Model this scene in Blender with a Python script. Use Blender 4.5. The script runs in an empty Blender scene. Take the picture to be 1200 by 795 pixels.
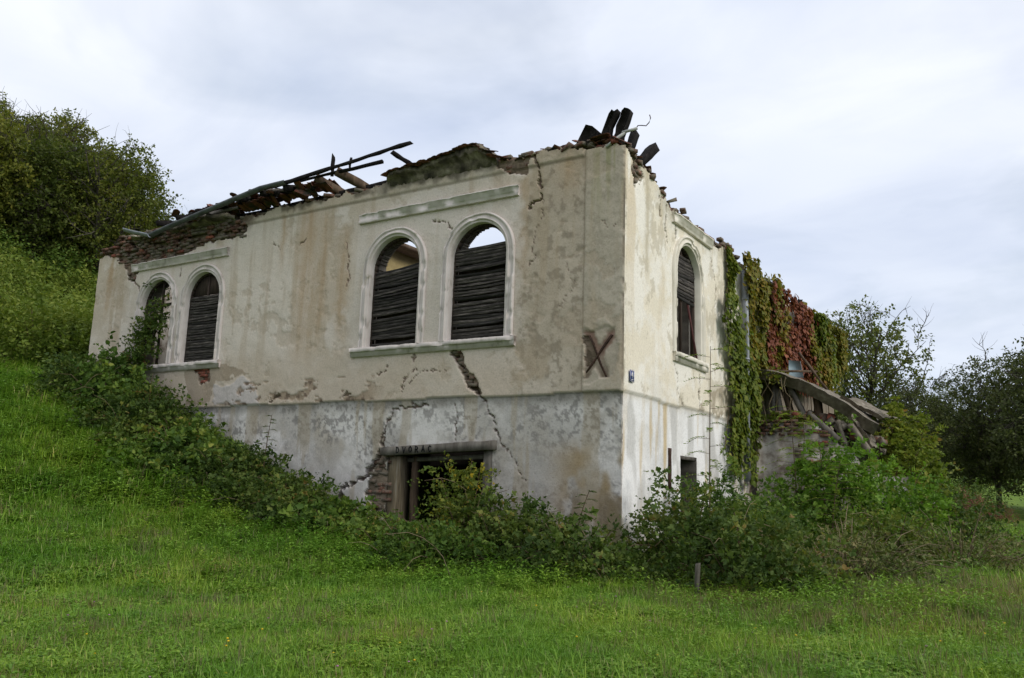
import bpy, math, random
import numpy as np
from mathutils import Matrix, Vector

# ------------------------------------------------------------------ camera, sky, sun, exposure
scene = bpy.context.scene
col = scene.collection
RAD = math.radians
CAM = Vector((6.449, -13.722, 1.6))
CAM_AXES = ((0.843906, 0.066972, 0.532294), (0.535535, -0.164368, -0.828363), (0.032015, 0.984123, -0.174577))
cd = bpy.data.cameras.new('camera')
cam = bpy.data.objects.new('camera', cd)
col.objects.link(cam)
m4 = Matrix(CAM_AXES).to_4x4()
m4.translation = CAM
cam.matrix_world = m4
cd.sensor_fit = 'HORIZONTAL'
cd.sensor_width = 36.0
cd.lens = 30.16
cd.clip_end = 6000
scene.camera = cam

SUN_DIR = Vector((0.90, -0.04, 0.55)).normalized()      # towards the sun behind thin cloud
SUN_EL = math.asin(SUN_DIR.z)
SUN_ROT = math.atan2(SUN_DIR.x, SUN_DIR.y)

w = bpy.data.worlds.new('World')
scene.world = w
w.use_nodes = True
nt = w.node_tree
nt.nodes.clear()
N = nt.nodes.new
Lk = nt.links.new
out = N('ShaderNodeOutputWorld')
bg = N('ShaderNodeBackground')
bg.inputs['Strength'].default_value = 0.1
sky = N('ShaderNodeTexSky')
sky.sky_type = 'NISHITA'
sky.sun_disc = False
sky.sun_elevation = SUN_EL
sky.sun_rotation = SUN_ROT
sky.air_density = 1.2
sky.dust_density = 2.0
tc = N('ShaderNodeTexCoord')
sep = N('ShaderNodeSeparateXYZ')
Lk(tc.outputs['Generated'], sep.inputs[0])
zz = N('ShaderNodeMath'); zz.operation = 'ADD'; zz.inputs[1].default_value = 0.22
zc = N('ShaderNodeMath'); zc.operation = 'MAXIMUM'; zc.inputs[1].default_value = 0.0
Lk(sep.outputs['Z'], zc.inputs[0]); Lk(zc.outputs[0], zz.inputs[0])
dv = N('ShaderNodeVectorMath'); dv.operation = 'DIVIDE'
cmb = N('ShaderNodeCombineXYZ')
for k in range(3): Lk(zz.outputs[0], cmb.inputs[k])
Lk(tc.outputs['Generated'], dv.inputs[0]); Lk(cmb.outputs[0], dv.inputs[1])
def wnoise(scale, detail, rough, loc, dist=0.0, sc=(1, 1, 1), rot=0.0):
    mp = N('ShaderNodeMapping'); mp.inputs['Location'].default_value = loc
    mp.inputs['Scale'].default_value = sc; mp.inputs['Rotation'].default_value = (0, 0, rot)
    Lk(dv.outputs[0], mp.inputs[0])
    nz = N('ShaderNodeTexNoise'); nz.inputs['Scale'].default_value = scale
    nz.inputs['Detail'].default_value = detail; nz.inputs['Roughness'].default_value = rough
    nz.inputs['Distortion'].default_value = dist
    Lk(mp.outputs[0], nz.inputs['Vector'])
    return nz.outputs['Fac']
def wramp(fac, stops):
    r = N('ShaderNodeValToRGB'); e = r.color_ramp.elements
    e[0].position, e[0].color = stops[0][0], (*stops[0][1], 1)
    e[1].position, e[1].color = stops[-1][0], (*stops[-1][1], 1)
    for p, c in stops[1:-1]:
        n = e.new(p); n.color = (*c, 1)
    Lk(fac, r.inputs[0]); return r.outputs[0]
cloud_big = wnoise(0.75, 3, 0.5, (4.3, 1.7, 0), 0.3)
cloud_col = wramp(cloud_big, [(0.26, (0.58, 0.64, 0.77)), (0.40, (0.74, 0.775, 0.855)), (0.54, (0.86, 0.875, 0.91))])
cloud_fine = wnoise(2.2, 6, 0.55, (1.0, 5.0, 0), 0.5, (1, 1.8, 1), 0.5)
fine_f = wramp(cloud_fine, [(0.3, (0.90, 0.915, 0.945)), (0.62, (1.04, 1.035, 1.02))])
mul = N('ShaderNodeMixRGB'); mul.blend_type = 'MULTIPLY'; mul.inputs[0].default_value = 1
Lk(cloud_col, mul.inputs[1]); Lk(fine_f, mul.inputs[2])
# overcast thickens to a duller blue grey low down
gl = N('ShaderNodeMapRange'); gl.inputs[1].default_value = 0.0; gl.inputs[2].default_value = 0.50
gl.inputs[3].default_value = 0.0; gl.inputs[4].default_value = 1.0
Lk(sep.outputs['Z'], gl.inputs[0])
mul2 = N('ShaderNodeVectorMath'); mul2.operation = 'MULTIPLY'
Lk(mul.outputs[0], mul2.inputs[0]); Lk(wramp(gl.outputs[0], [(0.0, (0.60, 0.675, 0.80)), (1.0, (1.0, 1.0, 1.0))]), mul2.inputs[1])
ten = N('ShaderNodeVectorMath'); ten.operation = 'SCALE'; ten.inputs['Scale'].default_value = 9.6
Lk(mul2.outputs[0], ten.inputs[0])
cover = wramp(wnoise(1.5, 5, 0.55, (7.5, 2.0, 0), 0.6), [(0.33, (0.72,) * 3), (0.5, (0.97,) * 3)])
mx = N('ShaderNodeMixRGB')
Lk(cover, mx.inputs[0]); Lk(sky.outputs[0], mx.inputs[1]); Lk(ten.outputs[0], mx.inputs[2])
Lk(mx.outputs[0], bg.inputs['Color'])
Lk(bg.outputs[0], out.inputs[0])

sl = bpy.data.lights.new('sun', 'SUN')
sl.energy = 1.5
sl.angle = RAD(22)
sl.color = (1.0, 0.95, 0.87)
so = bpy.data.objects.new('sun', sl)
col.objects.link(so)
so.rotation_euler = (-SUN_DIR).to_track_quat('-Z', 'Y').to_euler()
so.location = (20, -10, 30)

vs = scene.view_settings
vs.view_transform = 'Standard'
vs.look = 'None'
vs.gamma = 1.0
vs.exposure = 0.40
vs.use_curve_mapping = False
scene.cycles.use_denoising = True
scene.cycles.max_bounces = 6
scene.cycles.diffuse_bounces = 3
scene.cycles.transparent_max_bounces = 4

# ------------------------------------------------------------------ helpers
rng = np.random.RandomState(7)
random.seed(7)

def _hash(ix, iy, iz, seed):
    h = (ix.astype(np.int64) * 374761393 + iy.astype(np.int64) * 668265263 + iz.astype(np.int64) * 2147483647 + seed * 974634777) & 0xffffffff
    h = ((h ^ (h >> 13)) * 1274126177) & 0xffffffff
    h = (h ^ (h >> 16)) & 0xffffffff
    return h.astype(np.float64) / 4294967295.0

def vnoise(x, y, z=None, seed=0):
    x = np.asarray(x, float); y = np.asarray(y, float)
    z = np.zeros_like(x) if z is None else np.asarray(z, float)
    x, y, z = np.broadcast_arrays(x, y, z)
    ix, iy, iz = np.floor(x), np.floor(y), np.floor(z)
    fx, fy, fz = x - ix, y - iy, z - iz
    fx, fy, fz = (t * t * (3 - 2 * t) for t in (fx, fy, fz))
    r = 0
    for a in (0, 1):
        for b in (0, 1):
            for c in (0, 1):
                wgt = (fx if a else 1 - fx) * (fy if b else 1 - fy) * (fz if c else 1 - fz)
                r = r + wgt * _hash(ix + a, iy + b, iz + c, seed)
    return r

def fbm(x, y, z=None, seed=0, oct=4, gain=0.5):
    s, a, tot, f = 0, 1.0, 0, 1.0
    for o in range(oct):
        s = s + a * vnoise(np.asarray(x) * f, np.asarray(y) * f, None if z is None else np.asarray(z) * f, seed + o * 17)
        tot += a; a *= gain; f *= 2.03
    return s / tot

def sstep(a, b, x):
    t = np.clip((np.asarray(x, float) - a) / (b - a), 0, 1)
    return t * t * (3 - 2 * t)

def inpoly(px, py, poly):
    r = np.zeros(np.shape(px), bool)
    n = len(poly)
    for i in range(n):
        x0, y0 = poly[i]; x1, y1 = poly[(i + 1) % n]
        if y0 == y1: continue
        c = ((y0 > py) != (y1 > py)) & (px < (x1 - x0) * (py - y0) / (y1 - y0) + x0)
        r ^= c
    return r

def linedist(px, py, pts):
    d = np.full(np.shape(px), 1e9); tt = np.zeros(np.shape(px))
    n = len(pts) - 1
    for i in range(n):
        x0, y0 = pts[i]; x1, y1 = pts[i + 1]
        l2 = (x1 - x0) ** 2 + (y1 - y0) ** 2
        t = np.clip(((px - x0) * (x1 - x0) + (py - y0) * (y1 - y0)) / l2, 0, 1)
        q = np.hypot(px - x0 - t * (x1 - x0), py - y0 - t * (y1 - y0))
        m = q < d
        d = np.where(m, q, d); tt = np.where(m, (i + t) / n, tt)
    return d, tt

def tag(o, label=None, cat=None, group=None, kind=None):
    if label: o['label'] = label
    if cat: o['category'] = cat
    if group: o['group'] = group
    if kind: o['kind'] = kind
    return o

def link(o, parent=None):
    col.objects.link(o)
    if parent is not None: o.parent = parent
    return o

def empty(name, loc=(0, 0, 0), rz=0.0):
    o = bpy.data.objects.new(name, None)
    o.empty_display_size = 0.2
    o.location = loc; o.rotation_euler.z = rz
    return link(o)

def mesh_from(name, V, F, mats, smooth=False, attrs=None, midx=None):
    """V (n,3) array; F list of faces or (m,k) array."""
    me = bpy.data.meshes.new(name)
    V = np.asarray(V, np.float32)
    if isinstance(F, np.ndarray):
        nf, k = F.shape
        loops = F.ravel().astype(np.int32)
        starts = np.arange(nf, dtype=np.int32) * k
        tot = np.full(nf, k, np.int32)
    else:
        tot = np.array([len(f) for f in F], np.int32)
        starts = np.concatenate([[0], np.cumsum(tot)[:-1]]).astype(np.int32)
        loops = np.array([i for f in F for i in f], np.int32)
        nf = len(F)
    me.vertices.add(len(V)); me.vertices.foreach_set('co', V.ravel())
    me.loops.add(len(loops)); me.loops.foreach_set('vertex_index', loops)
    me.polygons.add(nf); me.polygons.foreach_set('loop_start', starts)
    me.polygons.foreach_set('loop_total', tot)
    if smooth is not False:
        sm = np.ones(nf, bool) if smooth is True else np.asarray(smooth, bool)
        me.polygons.foreach_set('use_smooth', sm)
    for mt in (mats if isinstance(mats, (list, tuple)) else [mats]):
        me.materials.append(mt)
    if midx is not None:
        me.polygons.foreach_set('material_index', np.asarray(midx, np.int32))
    for nm, (ty, arr) in (attrs or {}).items():
        a = me.attributes.new(nm, ty, 'POINT')
        a.data.foreach_set({'FLOAT': 'value', 'FLOAT_COLOR': 'color', 'FLOAT_VECTOR': 'vector', 'INT': 'value'}[ty], np.asarray(arr, np.int32 if ty == 'INT' else np.float32).ravel())
    me.update(calc_edges=True)
    me.validate()
    return me

def obj(name, me, parent=None):
    return link(bpy.data.objects.new(name, me), parent)

class MB:
    """collects solids into one mesh"""
    def __init__(s): s.V = []; s.F = []
    def add(s, V, F):
        o = len(s.V); s.V.extend([tuple(v) for v in V]); s.F.extend([tuple(i + o for i in f) for f in F])
    def box(s, c, size, rot=None, jit=0.0):
        hx, hy, hz = size[0] / 2, size[1] / 2, size[2] / 2
        vs_ = [Vector((x, y, z)) for x in (-hx, hx) for y in (-hy, hy) for z in (-hz, hz)]
        if jit: vs_ = [v + Vector([random.uniform(-jit, jit) for _ in range(3)]) for v in vs_]
        if rot is not None: vs_ = [rot @ v for v in vs_]
        c = Vector(c)
        s.add([v + c for v in vs_], [(0, 1, 3, 2), (4, 6, 7, 5), (0, 4, 5, 1), (2, 3, 7, 6), (0, 2, 6, 4), (1, 5, 7, 3)])
    def beam(s, a, b, wd, ht, up=(0, 0, 1), jit=0.0, ragged=0.0, seg=1):
        """rectangular timber from a to b"""
        a, b = Vector(a), Vector(b); d = (b - a); Ln = d.length; d.normalize()
        u = Vector(up); u = (u - d * u.dot(d)).normalized(); sd = d.cross(u)
        V = []; F = []
        for i in range(seg + 1):
            t = i / seg
            for k, (x, y) in enumerate(((-1, -1), (1, -1), (1, 1), (-1, 1))):
                p = a + d * (Ln * t) + sd * (x * wd / 2) + u * (y * ht / 2)
                p += Vector([random.uniform(-jit, jit) for _ in range(3)])
                if ragged and i == seg: p += d * random.uniform(-ragged, ragged)
                V.append(p)
        for i in range(seg):
            for k in range(4):
                F.append((i * 4 + k, i * 4 + (k + 1) % 4, i * 4 + 4 + (k + 1) % 4, i * 4 + 4 + k))
        F.append((3, 2, 1, 0)); n = seg * 4; F.append((n, n + 1, n + 2, n + 3))
        s.add(V, F)
    def tube(s, pts, rad, sides=6, caps=True):
        pts = [Vector(p) for p in pts]
        n = len(pts)
        if not hasattr(rad, '__len__'): rad = [rad] * n
        V = []; F = []
        ref = Vector((0.13, 0.29, 0.95))
        for i, p in enumerate(pts):
            d = (pts[min(i + 1, n - 1)] - pts[max(i - 1, 0)])
            if d.length < 1e-9: d = Vector((0, 0, 1))
            d.normalize()
            r_ = ref if abs(d.dot(ref)) < 0.95 else Vector((1, 0, 0))
            u = (r_ - d * r_.dot(d)).normalized(); v = d.cross(u)
            for k in range(sides):
                a = 2 * math.pi * k / sides
                V.append(p + (u * math.cos(a) + v * math.sin(a)) * rad[i])
        for i in range(n - 1):
            for k in range(sides):
                F.append((i * sides + k, i * sides + (k + 1) % sides, (i + 1) * sides + (k + 1) % sides, (i + 1) * sides + k))
        if caps:
            F.append(tuple(range(sides))[::-1]); F.append(tuple((n - 1) * sides + k for k in range(sides)))
        s.add(V, F)
    def mesh(s, name, mat, smooth=False):
        return mesh_from(name, np.array(s.V, float).reshape(-1, 3), s.F, mat, smooth)
    def build(s, name, mat, parent=None, smooth=False):
        return obj(name, s.mesh(name, mat, smooth), parent)

# ------------------------------------------------------------------ materials
def new_mat(name):
    m = bpy.data.materials.new(name); m.use_nodes = True
    m.node_tree.nodes.clear()
    return m, m.node_tree.nodes.new, m.node_tree.links.new

def ramp_node(N, L, fac, stops):
    r = N('ShaderNodeValToRGB'); e = r.color_ramp.elements
    e[0].position, e[0].color = stops[0][0], (*stops[0][1], 1)
    e[1].position, e[1].color = stops[-1][0], (*stops[-1][1], 1)
    for p, c in stops[1:-1]:
        n = e.new(p); n.color = (*c, 1)
    L(fac, r.inputs[0]); return r.outputs[0]

def tex_noise(N, L, vec, scale, detail=4, rough=0.55, sc=None):
    if sc is not None:
        mp = N('ShaderNodeMapping'); mp.inputs['Scale'].default_value = sc; L(vec, mp.inputs[0]); vec = mp.outputs[0]
    n = N('ShaderNodeTexNoise'); n.inputs['Scale'].default_value = scale; n.inputs['Detail'].default_value = detail
    n.inputs['Roughness'].default_value = rough; L(vec, n.inputs['Vector']); return n.outputs['Fac']

def mixc(N, L, fac, a, b, mode='MIX'):
    m = N('ShaderNodeMixRGB'); m.blend_type = mode
    for sock, v in ((0, fac), (1, a), (2, b)):
        if hasattr(v, 'links') or hasattr(v, 'is_linked'): L(v, m.inputs[sock])
        else: m.inputs[sock].default_value = v if sock == 0 else (*v, 1)
    return m.outputs[0]

def finish(N, L, colr, rough=0.9, bump=None, bstr=0.3, bdist=0.01, metallic=0.0, spec=0.3):
    o = N('ShaderNodeOutputMaterial'); p = N('ShaderNodeBsdfPrincipled')
    if hasattr(colr, 'is_linked'): L(colr, p.inputs['Base Color'])
    else: p.inputs['Base Color'].default_value = (*colr, 1)
    p.inputs['Roughness'].default_value = rough; p.inputs['Metallic'].default_value = metallic
    p.inputs['Specular IOR Level'].default_value = spec
    if bump is not None:
        b = N('ShaderNodeBump'); b.inputs['Strength'].default_value = bstr; b.inputs['Distance'].default_value = bdist
        L(bump, b.inputs['Height']); L(b.outputs[0], p.inputs['Normal'])
    L(p.outputs[0], o.inputs[0])
    return p

def geo_pos(N):
    return N('ShaderNodeNewGeometry').outputs['Position']

def plaster_mat(name):
    m, N, L = new_mat(name)
    at = N('ShaderNodeAttribute'); at.attribute_name = 'albedo'
    pos = geo_pos(N)
    f1 = tex_noise(N, L, pos, 26, 6, 0.65)
    f2 = tex_noise(N, L, pos, 90, 3, 0.6)
    a = ramp_node(N, L, f1, [(0.28, (0.74, 0.73, 0.70)), (0.5, (0.98,) * 3), (0.72, (1.08, 1.07, 1.05))])
    c = mixc(N, L, 0.8, at.outputs['Color'], a, 'MULTIPLY')
    pit = ramp_node(N, L, tex_noise(N, L, pos, 55, 2, 0.5), [(0.27, (0.5, 0.47, 0.42)), (0.36, (1, 1, 1))])
    c = mixc(N, L, 0.6, c, pit, 'MULTIPLY')
    hh = N('ShaderNodeMath'); hh.operation = 'ADD'; L(f1, hh.inputs[0]); L(f2, hh.inputs[1])
    finish(N, L, c, 0.93, hh.outputs[0], 0.45, 0.012, spec=0.15)
    return m
M = {}
M['plaster'] = plaster_mat('wall_plaster')

def simple_noise_mat(name, stops, scale=8, rough=0.9, bstr=0.4, bdist=0.01, sc=None, detail=5, objrand=0.0, metallic=0.0, spec=0.25, local=False, moss=None):
    m, N, L = new_mat(name)
    vec = N('ShaderNodeTexCoord').outputs['Object'] if local else geo_pos(N)
    f = tex_noise(N, L, vec, scale, detail, 0.6, sc)
    c = ramp_node(N, L, f, stops)
    if objrand:
        oi = N('ShaderNodeObjectInfo')
        v = ramp_node(N, L, oi.outputs['Random'], [(0, (1 - objrand,) * 3), (1, (1 + objrand * 0.6, 1 + objrand * 0.5, 1 + objrand * 0.45))])
        c = mixc(N, L, 1.0, c, v, 'MULTIPLY')
    if moss:
        mf = ramp_node(N, L, tex_noise(N, L, geo_pos(N), 3.2, 5, 0.65), [(moss[1], (0, 0, 0)), (moss[1] + 0.12, (1, 1, 1))])
        c = mixc(N, L, mf, c, moss[0])
    finish(N, L, c, rough, f, bstr, bdist, metallic, spec)
    return m

M['moulding'] = simple_noise_mat('moulding_plaster', [(0.25, (0.34, 0.295, 0.26)), (0.40, (0.57, 0.51, 0.475)), (0.7, (0.68, 0.62, 0.595))], 4.5, sc=(1, 1, 0.45), moss=((0.30, 0.27, 0.19), 0.62))
M['moulding_r'] = simple_noise_mat('moulding_plaster_cream', [(0.25, (0.36, 0.33, 0.26)), (0.42, (0.64, 0.60, 0.51)), (0.7, (0.74, 0.70, 0.62))], 3.0, sc=(1, 1, 0.5), moss=((0.36, 0.33, 0.24), 0.66))
M['brick'] = simple_noise_mat('old_brick', [(0.25, (0.055, 0.034, 0.026)), (0.5, (0.135, 0.066, 0.045)), (0.75, (0.24, 0.165, 0.125))], 14, objrand=0.5, moss=((0.15, 0.13, 0.10), 0.44))
M['brick_red'] = simple_noise_mat('red_brick', [(0.25, (0.13, 0.045, 0.034)), (0.5, (0.27, 0.085, 0.056)), (0.75, (0.30, 0.18, 0.13))], 14, objrand=0.4, moss=((0.15, 0.12, 0.095), 0.55))
M['tile'] = simple_noise_mat('roof_tile', [(0.25, (0.055, 0.030, 0.024)), (0.5, (0.17, 0.068, 0.045)), (0.75, (0.27, 0.12, 0.085))], 9, objrand=0.5, moss=((0.055, 0.05, 0.036), 0.5))
M['slat'] = simple_noise_mat('weathered_slat', [(0.32, (0.012, 0.011, 0.010)), (0.52, (0.042, 0.038, 0.034)), (0.70, (0.17, 0.157, 0.14))], 6, rough=0.85, sc=(0.7, 0.7, 14), objrand=0.6, local=False)
M['frame_wood'] = simple_noise_mat('dark_frame_wood', [(0.3, (0.02, 0.015, 0.012)), (0.6, (0.06, 0.042, 0.032)), (0.8, (0.11, 0.08, 0.065))], 7, sc=(3, 3, 0.4))
M['red_wood'] = simple_noise_mat('red_frame_wood', [(0.3, (0.035, 0.014, 0.013)), (0.7, (0.10, 0.035, 0.032))], 7, sc=(3, 3, 0.4))
M['char'] = simple_noise_mat('charred_timber', [(0.3, (0.006, 0.005, 0.005)), (0.6, (0.018, 0.016, 0.015)), (0.85, (0.06, 0.052, 0.048))], 9, rough=0.92, spec=.1, sc=(1, 1, 1), bstr=0.7, bdist=0.02)
M['grey_wood'] = simple_noise_mat('grey_timber', [(0.3, (0.07, 0.06, 0.05)), (0.6, (0.16, 0.145, 0.125)), (0.8, (0.25, 0.23, 0.20))], 7, sc=(1, 1, 0.35), bstr=0.6)
M['brown_wood'] = simple_noise_mat('brown_timber', [(0.3, (0.05, 0.034, 0.022)), (0.6, (0.11, 0.075, 0.05)), (0.8, (0.18, 0.14, 0.10))], 7, sc=(2, 2, 0.3), bstr=0.6)
M['stake_wood'] = simple_noise_mat('stake_timber', [(0.3, (0.045, 0.04, 0.03)), (0.7, (0.12, 0.11, 0.09))], 9, sc=(3, 3, .5), bstr=.6)
M['post_wood'] = simple_noise_mat('door_post_timber', [(0.3, (0.07, 0.055, 0.04)), (0.55, (0.17, 0.135, 0.085)), (0.8, (0.27, 0.245, 0.20))], 5, sc=(4, 4, 0.4), bstr=0.6)
M['zinc'] = simple_noise_mat('zinc_sheet', [(0.3, (0.16, 0.175, 0.19)), (0.7, (0.34, 0.36, 0.39))], 4, rough=0.55, metallic=0.35, bstr=0.1, spec=0.5)
M['zinc_dark'] = simple_noise_mat('dull_zinc_gutter', [(0.3, (0.055, 0.06, 0.065)), (0.7, (0.15, 0.16, 0.17))], 4, rough=0.6, metallic=0.3, bstr=0.1, spec=0.4)
M['pale_pipe'] = simple_noise_mat('pale_conduit', [(0.3, (0.32, 0.32, 0.31)), (0.7, (0.50, 0.50, 0.48))], 12, rough=0.6)
M['iron'] = simple_noise_mat('rusty_iron', [(0.3, (0.022, 0.014, 0.011)), (0.7, (0.085, 0.045, 0.03))], 18, rough=0.8)
M['concrete'] = simple_noise_mat('broken_concrete', [(0.3, (0.09, 0.075, 0.058)), (0.55, (0.19, 0.165, 0.13)), (0.8, (0.31, 0.285, 0.235))], 6, bstr=0.7, bdist=0.03, moss=((0.07, 0.075, 0.04), 0.6))
M['annex_plaster'] = simple_noise_mat('annex_plaster', [(0.32, (0.09, 0.07, 0.055)), (0.46, (0.22, 0.195, 0.165)), (0.58, (0.33, 0.31, 0.275)), (0.75, (0.42, 0.40, 0.365))], 3.6, bstr=0.6, bdist=0.02)
M['inner_wall'] = simple_noise_mat('inner_wall_plaster', [(0.3, (0.20, 0.155, 0.07)), (0.6, (0.36, 0.29, 0.14)), (0.8, (0.45, 0.40, 0.27))], 1.8)
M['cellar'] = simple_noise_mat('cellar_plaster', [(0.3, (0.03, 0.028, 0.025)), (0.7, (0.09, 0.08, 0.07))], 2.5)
M['white_wall'] = simple_noise_mat('white_end_wall', [(0.3, (0.62, 0.60, 0.56)), (0.7, (0.75, 0.74, 0.71))], 2.5)
M['plain_black'] = simple_noise_mat('lettering_and_recess_black', [(0.3, (0.012, 0.012, 0.012)), (0.7, (0.03, 0.03, 0.03))], 30)
M['enamel_blue'] = simple_noise_mat('blue_enamel', [(0.3, (0.012, 0.03, 0.16)), (0.7, (0.02, 0.045, 0.22))], 20, rough=0.35, bstr=0.0, spec=0.5)
M['enamel_white'] = simple_noise_mat('white_enamel', [(0.3, (0.72, 0.72, 0.74)), (0.7, (0.8, 0.8, 0.8))], 20, rough=0.4, bstr=0.0, spec=0.5)
M['bark'] = simple_noise_mat('tree_bark', [(0.3, (0.03, 0.026, 0.02)), (0.6, (0.075, 0.065, 0.052)), (0.8, (0.12, 0.11, 0.09))], 10, sc=(2, 2, 0.5), bstr=0.8, bdist=0.03)
M['twig'] = simple_noise_mat('cane_bark', [(0.3, (0.05, 0.035, 0.02)), (0.7, (0.13, 0.09, 0.055))], 12)
M['dry_stem'] = simple_noise_mat('dry_stems', [(0.3, (0.11, 0.085, 0.05)), (0.7, (0.24, 0.19, 0.115))], 12)
M['curtain'] = simple_noise_mat('torn_curtain', [(0.3, (0.25, 0.23, 0.21)), (0.7, (0.5, 0.48, 0.45))], 6)
M['teal_sheet'] = simple_noise_mat('pale_blue_sheet', [(0.3, (0.19, 0.26, 0.29)), (0.7, (0.30, 0.39, 0.43))], 5, rough=0.5)

def leaf_mat(name, stops, transl=0.35, rough=0.55, objrand=0.0):
    m, N, L = new_mat(name)
    at = N('ShaderNodeAttribute'); at.attribute_name = 'tint'
    c = ramp_node(N, L, at.outputs['Fac'], stops)
    big = ramp_node(N, L, tex_noise(N, L, geo_pos(N), 1.1, 3, 0.5), [(0.3, (0.82, 0.85, 0.85)), (0.7, (1.15, 1.10, 1.0))])
    c = mixc(N, L, 1.0, c, big, 'MULTIPLY')
    if objrand:
        oi = N('ShaderNodeObjectInfo')
        v = ramp_node(N, L, oi.outputs['Random'], [(0, (1 - objrand, 1 - objrand * 0.8, 1 - objrand * 0.6)), (1, (1 + objrand, 1 + objrand * 0.6, 1 + objrand * 0.2))])
        c = mixc(N, L, 1.0, c, v, 'MULTIPLY')
    o = N('ShaderNodeOutputMaterial'); p = N('ShaderNodeBsdfPrincipled'); t = N('ShaderNodeBsdfTranslucent'); mxs = N('ShaderNodeMixShader')
    L(c, p.inputs['Base Color']); p.inputs['Roughness'].default_value = rough; p.inputs['Specular IOR Level'].default_value = 0.14
    tcx = mixc(N, L, 1.0, c, (1.1, 1.15, 0.6), 'MULTIPLY')
    L(tcx, t.inputs['Color']); mxs.inputs[0].default_value = transl
    L(p.outputs[0], mxs.inputs[1]); L(t.outputs[0], mxs.inputs[2]); L(mxs.outputs[0], o.inputs[0])
    return m
M['bramble'] = leaf_mat('bramble_leaves', [(0, (0.034, 0.072, 0.015)), (0.4, (0.078, 0.142, 0.028)), (0.75, (0.15, 0.225, 0.044)), (0.96, (0.24, 0.27, 0.06)), (1.0, (0.28, 0.22, 0.06))])
M['bramble_dark'] = leaf_mat('dark_bramble_leaves', [(0, (0.028, 0.056, 0.014)), (0.45, (0.064, 0.108, 0.025)), (0.8, (0.125, 0.175, 0.042)), (0.98, (0.19, 0.20, 0.05)), (1.0, (0.21, 0.15, 0.05))])
M['yellow_leaf'] = leaf_mat('yellowing_leaves', [(0, (0.045, 0.085, 0.018)), (0.4, (0.095, 0.145, 0.03)), (0.75, (0.19, 0.22, 0.045)), (0.92, (0.36, 0.31, 0.04)), (1.0, (0.46, 0.32, 0.03))])
M['bright_leaf'] = leaf_mat('bright_leaves', [(0, (0.055, 0.12, 0.016)), (0.5, (0.13, 0.25, 0.03)), (1.0, (0.24, 0.36, 0.06))], 0.4)
M['locust'] = leaf_mat('locust_leaves', [(0, (0.08, 0.14, 0.022)), (0.5, (0.16, 0.245, 0.04)), (1.0, (0.27, 0.33, 0.06))], 0.42)
M['dry_leaf'] = leaf_mat('dry_leaves', [(0, (0.05, 0.07, 0.022)), (0.4, (0.105, 0.135, 0.04)), (0.75, (0.17, 0.18, 0.07)), (1.0, (0.23, 0.18, 0.09))], 0.25)
M['vine_green'] = leaf_mat('vine_green_leaves', [(0, (0.05, 0.085, 0.014)), (0.45, (0.12, 0.165, 0.026)), (0.8, (0.21, 0.22, 0.04)), (0.94, (0.26, 0.15, 0.045)), (1.0, (0.26, 0.09, 0.045))])
M['vine_lime'] = leaf_mat('vine_lime_leaves', [(0, (0.075, 0.12, 0.018)), (0.45, (0.15, 0.205, 0.03)), (0.85, (0.25, 0.27, 0.05)), (1.0, (0.27, 0.16, 0.05))])
M['vine_red'] = leaf_mat('vine_red_leaves', [(0, (0.085, 0.028, 0.018)), (0.45, (0.20, 0.066, 0.042)), (0.75, (0.30, 0.125, 0.075)), (0.88, (0.34, 0.22, 0.12)), (1.0, (0.20, 0.19, 0.05))], 0.3)
M['vine_yellow'] = leaf_mat('vine_ochre_leaves', [(0, (0.06, 0.085, 0.014)), (0.4, (0.145, 0.155, 0.026)), (0.75, (0.24, 0.18, 0.035)), (1.0, (0.28, 0.10, 0.04))])
M['hill_leaf'] = leaf_mat('hill_tree_leaves', [(0, (0.045, 0.068, 0.015)), (0.5, (0.105, 0.135, 0.026)), (1.0, (0.21, 0.215, 0.046))], 0.35, objrand=0.34)
M['hill_shrub'] = leaf_mat('hill_shrub_leaves', [(0, (0.065, 0.115, 0.018)), (0.5, (0.13, 0.19, 0.032)), (1.0, (0.24, 0.28, 0.06))], 0.35, objrand=0.15)
M['dark_tree'] = leaf_mat('dark_tree_leaves', [(0, (0.040, 0.056, 0.022)), (0.5, (0.082, 0.102, 0.040)), (0.9, (0.14, 0.155, 0.062)), (1.0, (0.20, 0.155, 0.07))], 0.3)
M['olive_tree'] = leaf_mat('olive_tree_leaves', [(0, (0.05, 0.08, 0.02)), (0.5, (0.11, 0.14, 0.034)), (1.0, (0.20, 0.20, 0.055))], 0.35)
M['pink_leaf'] = leaf_mat('pinkish_red_leaves', [(0, (0.10, 0.03, 0.03)), (0.5, (0.24, 0.085, 0.085)), (1.0, (0.34, 0.16, 0.15))], 0.3)

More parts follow.
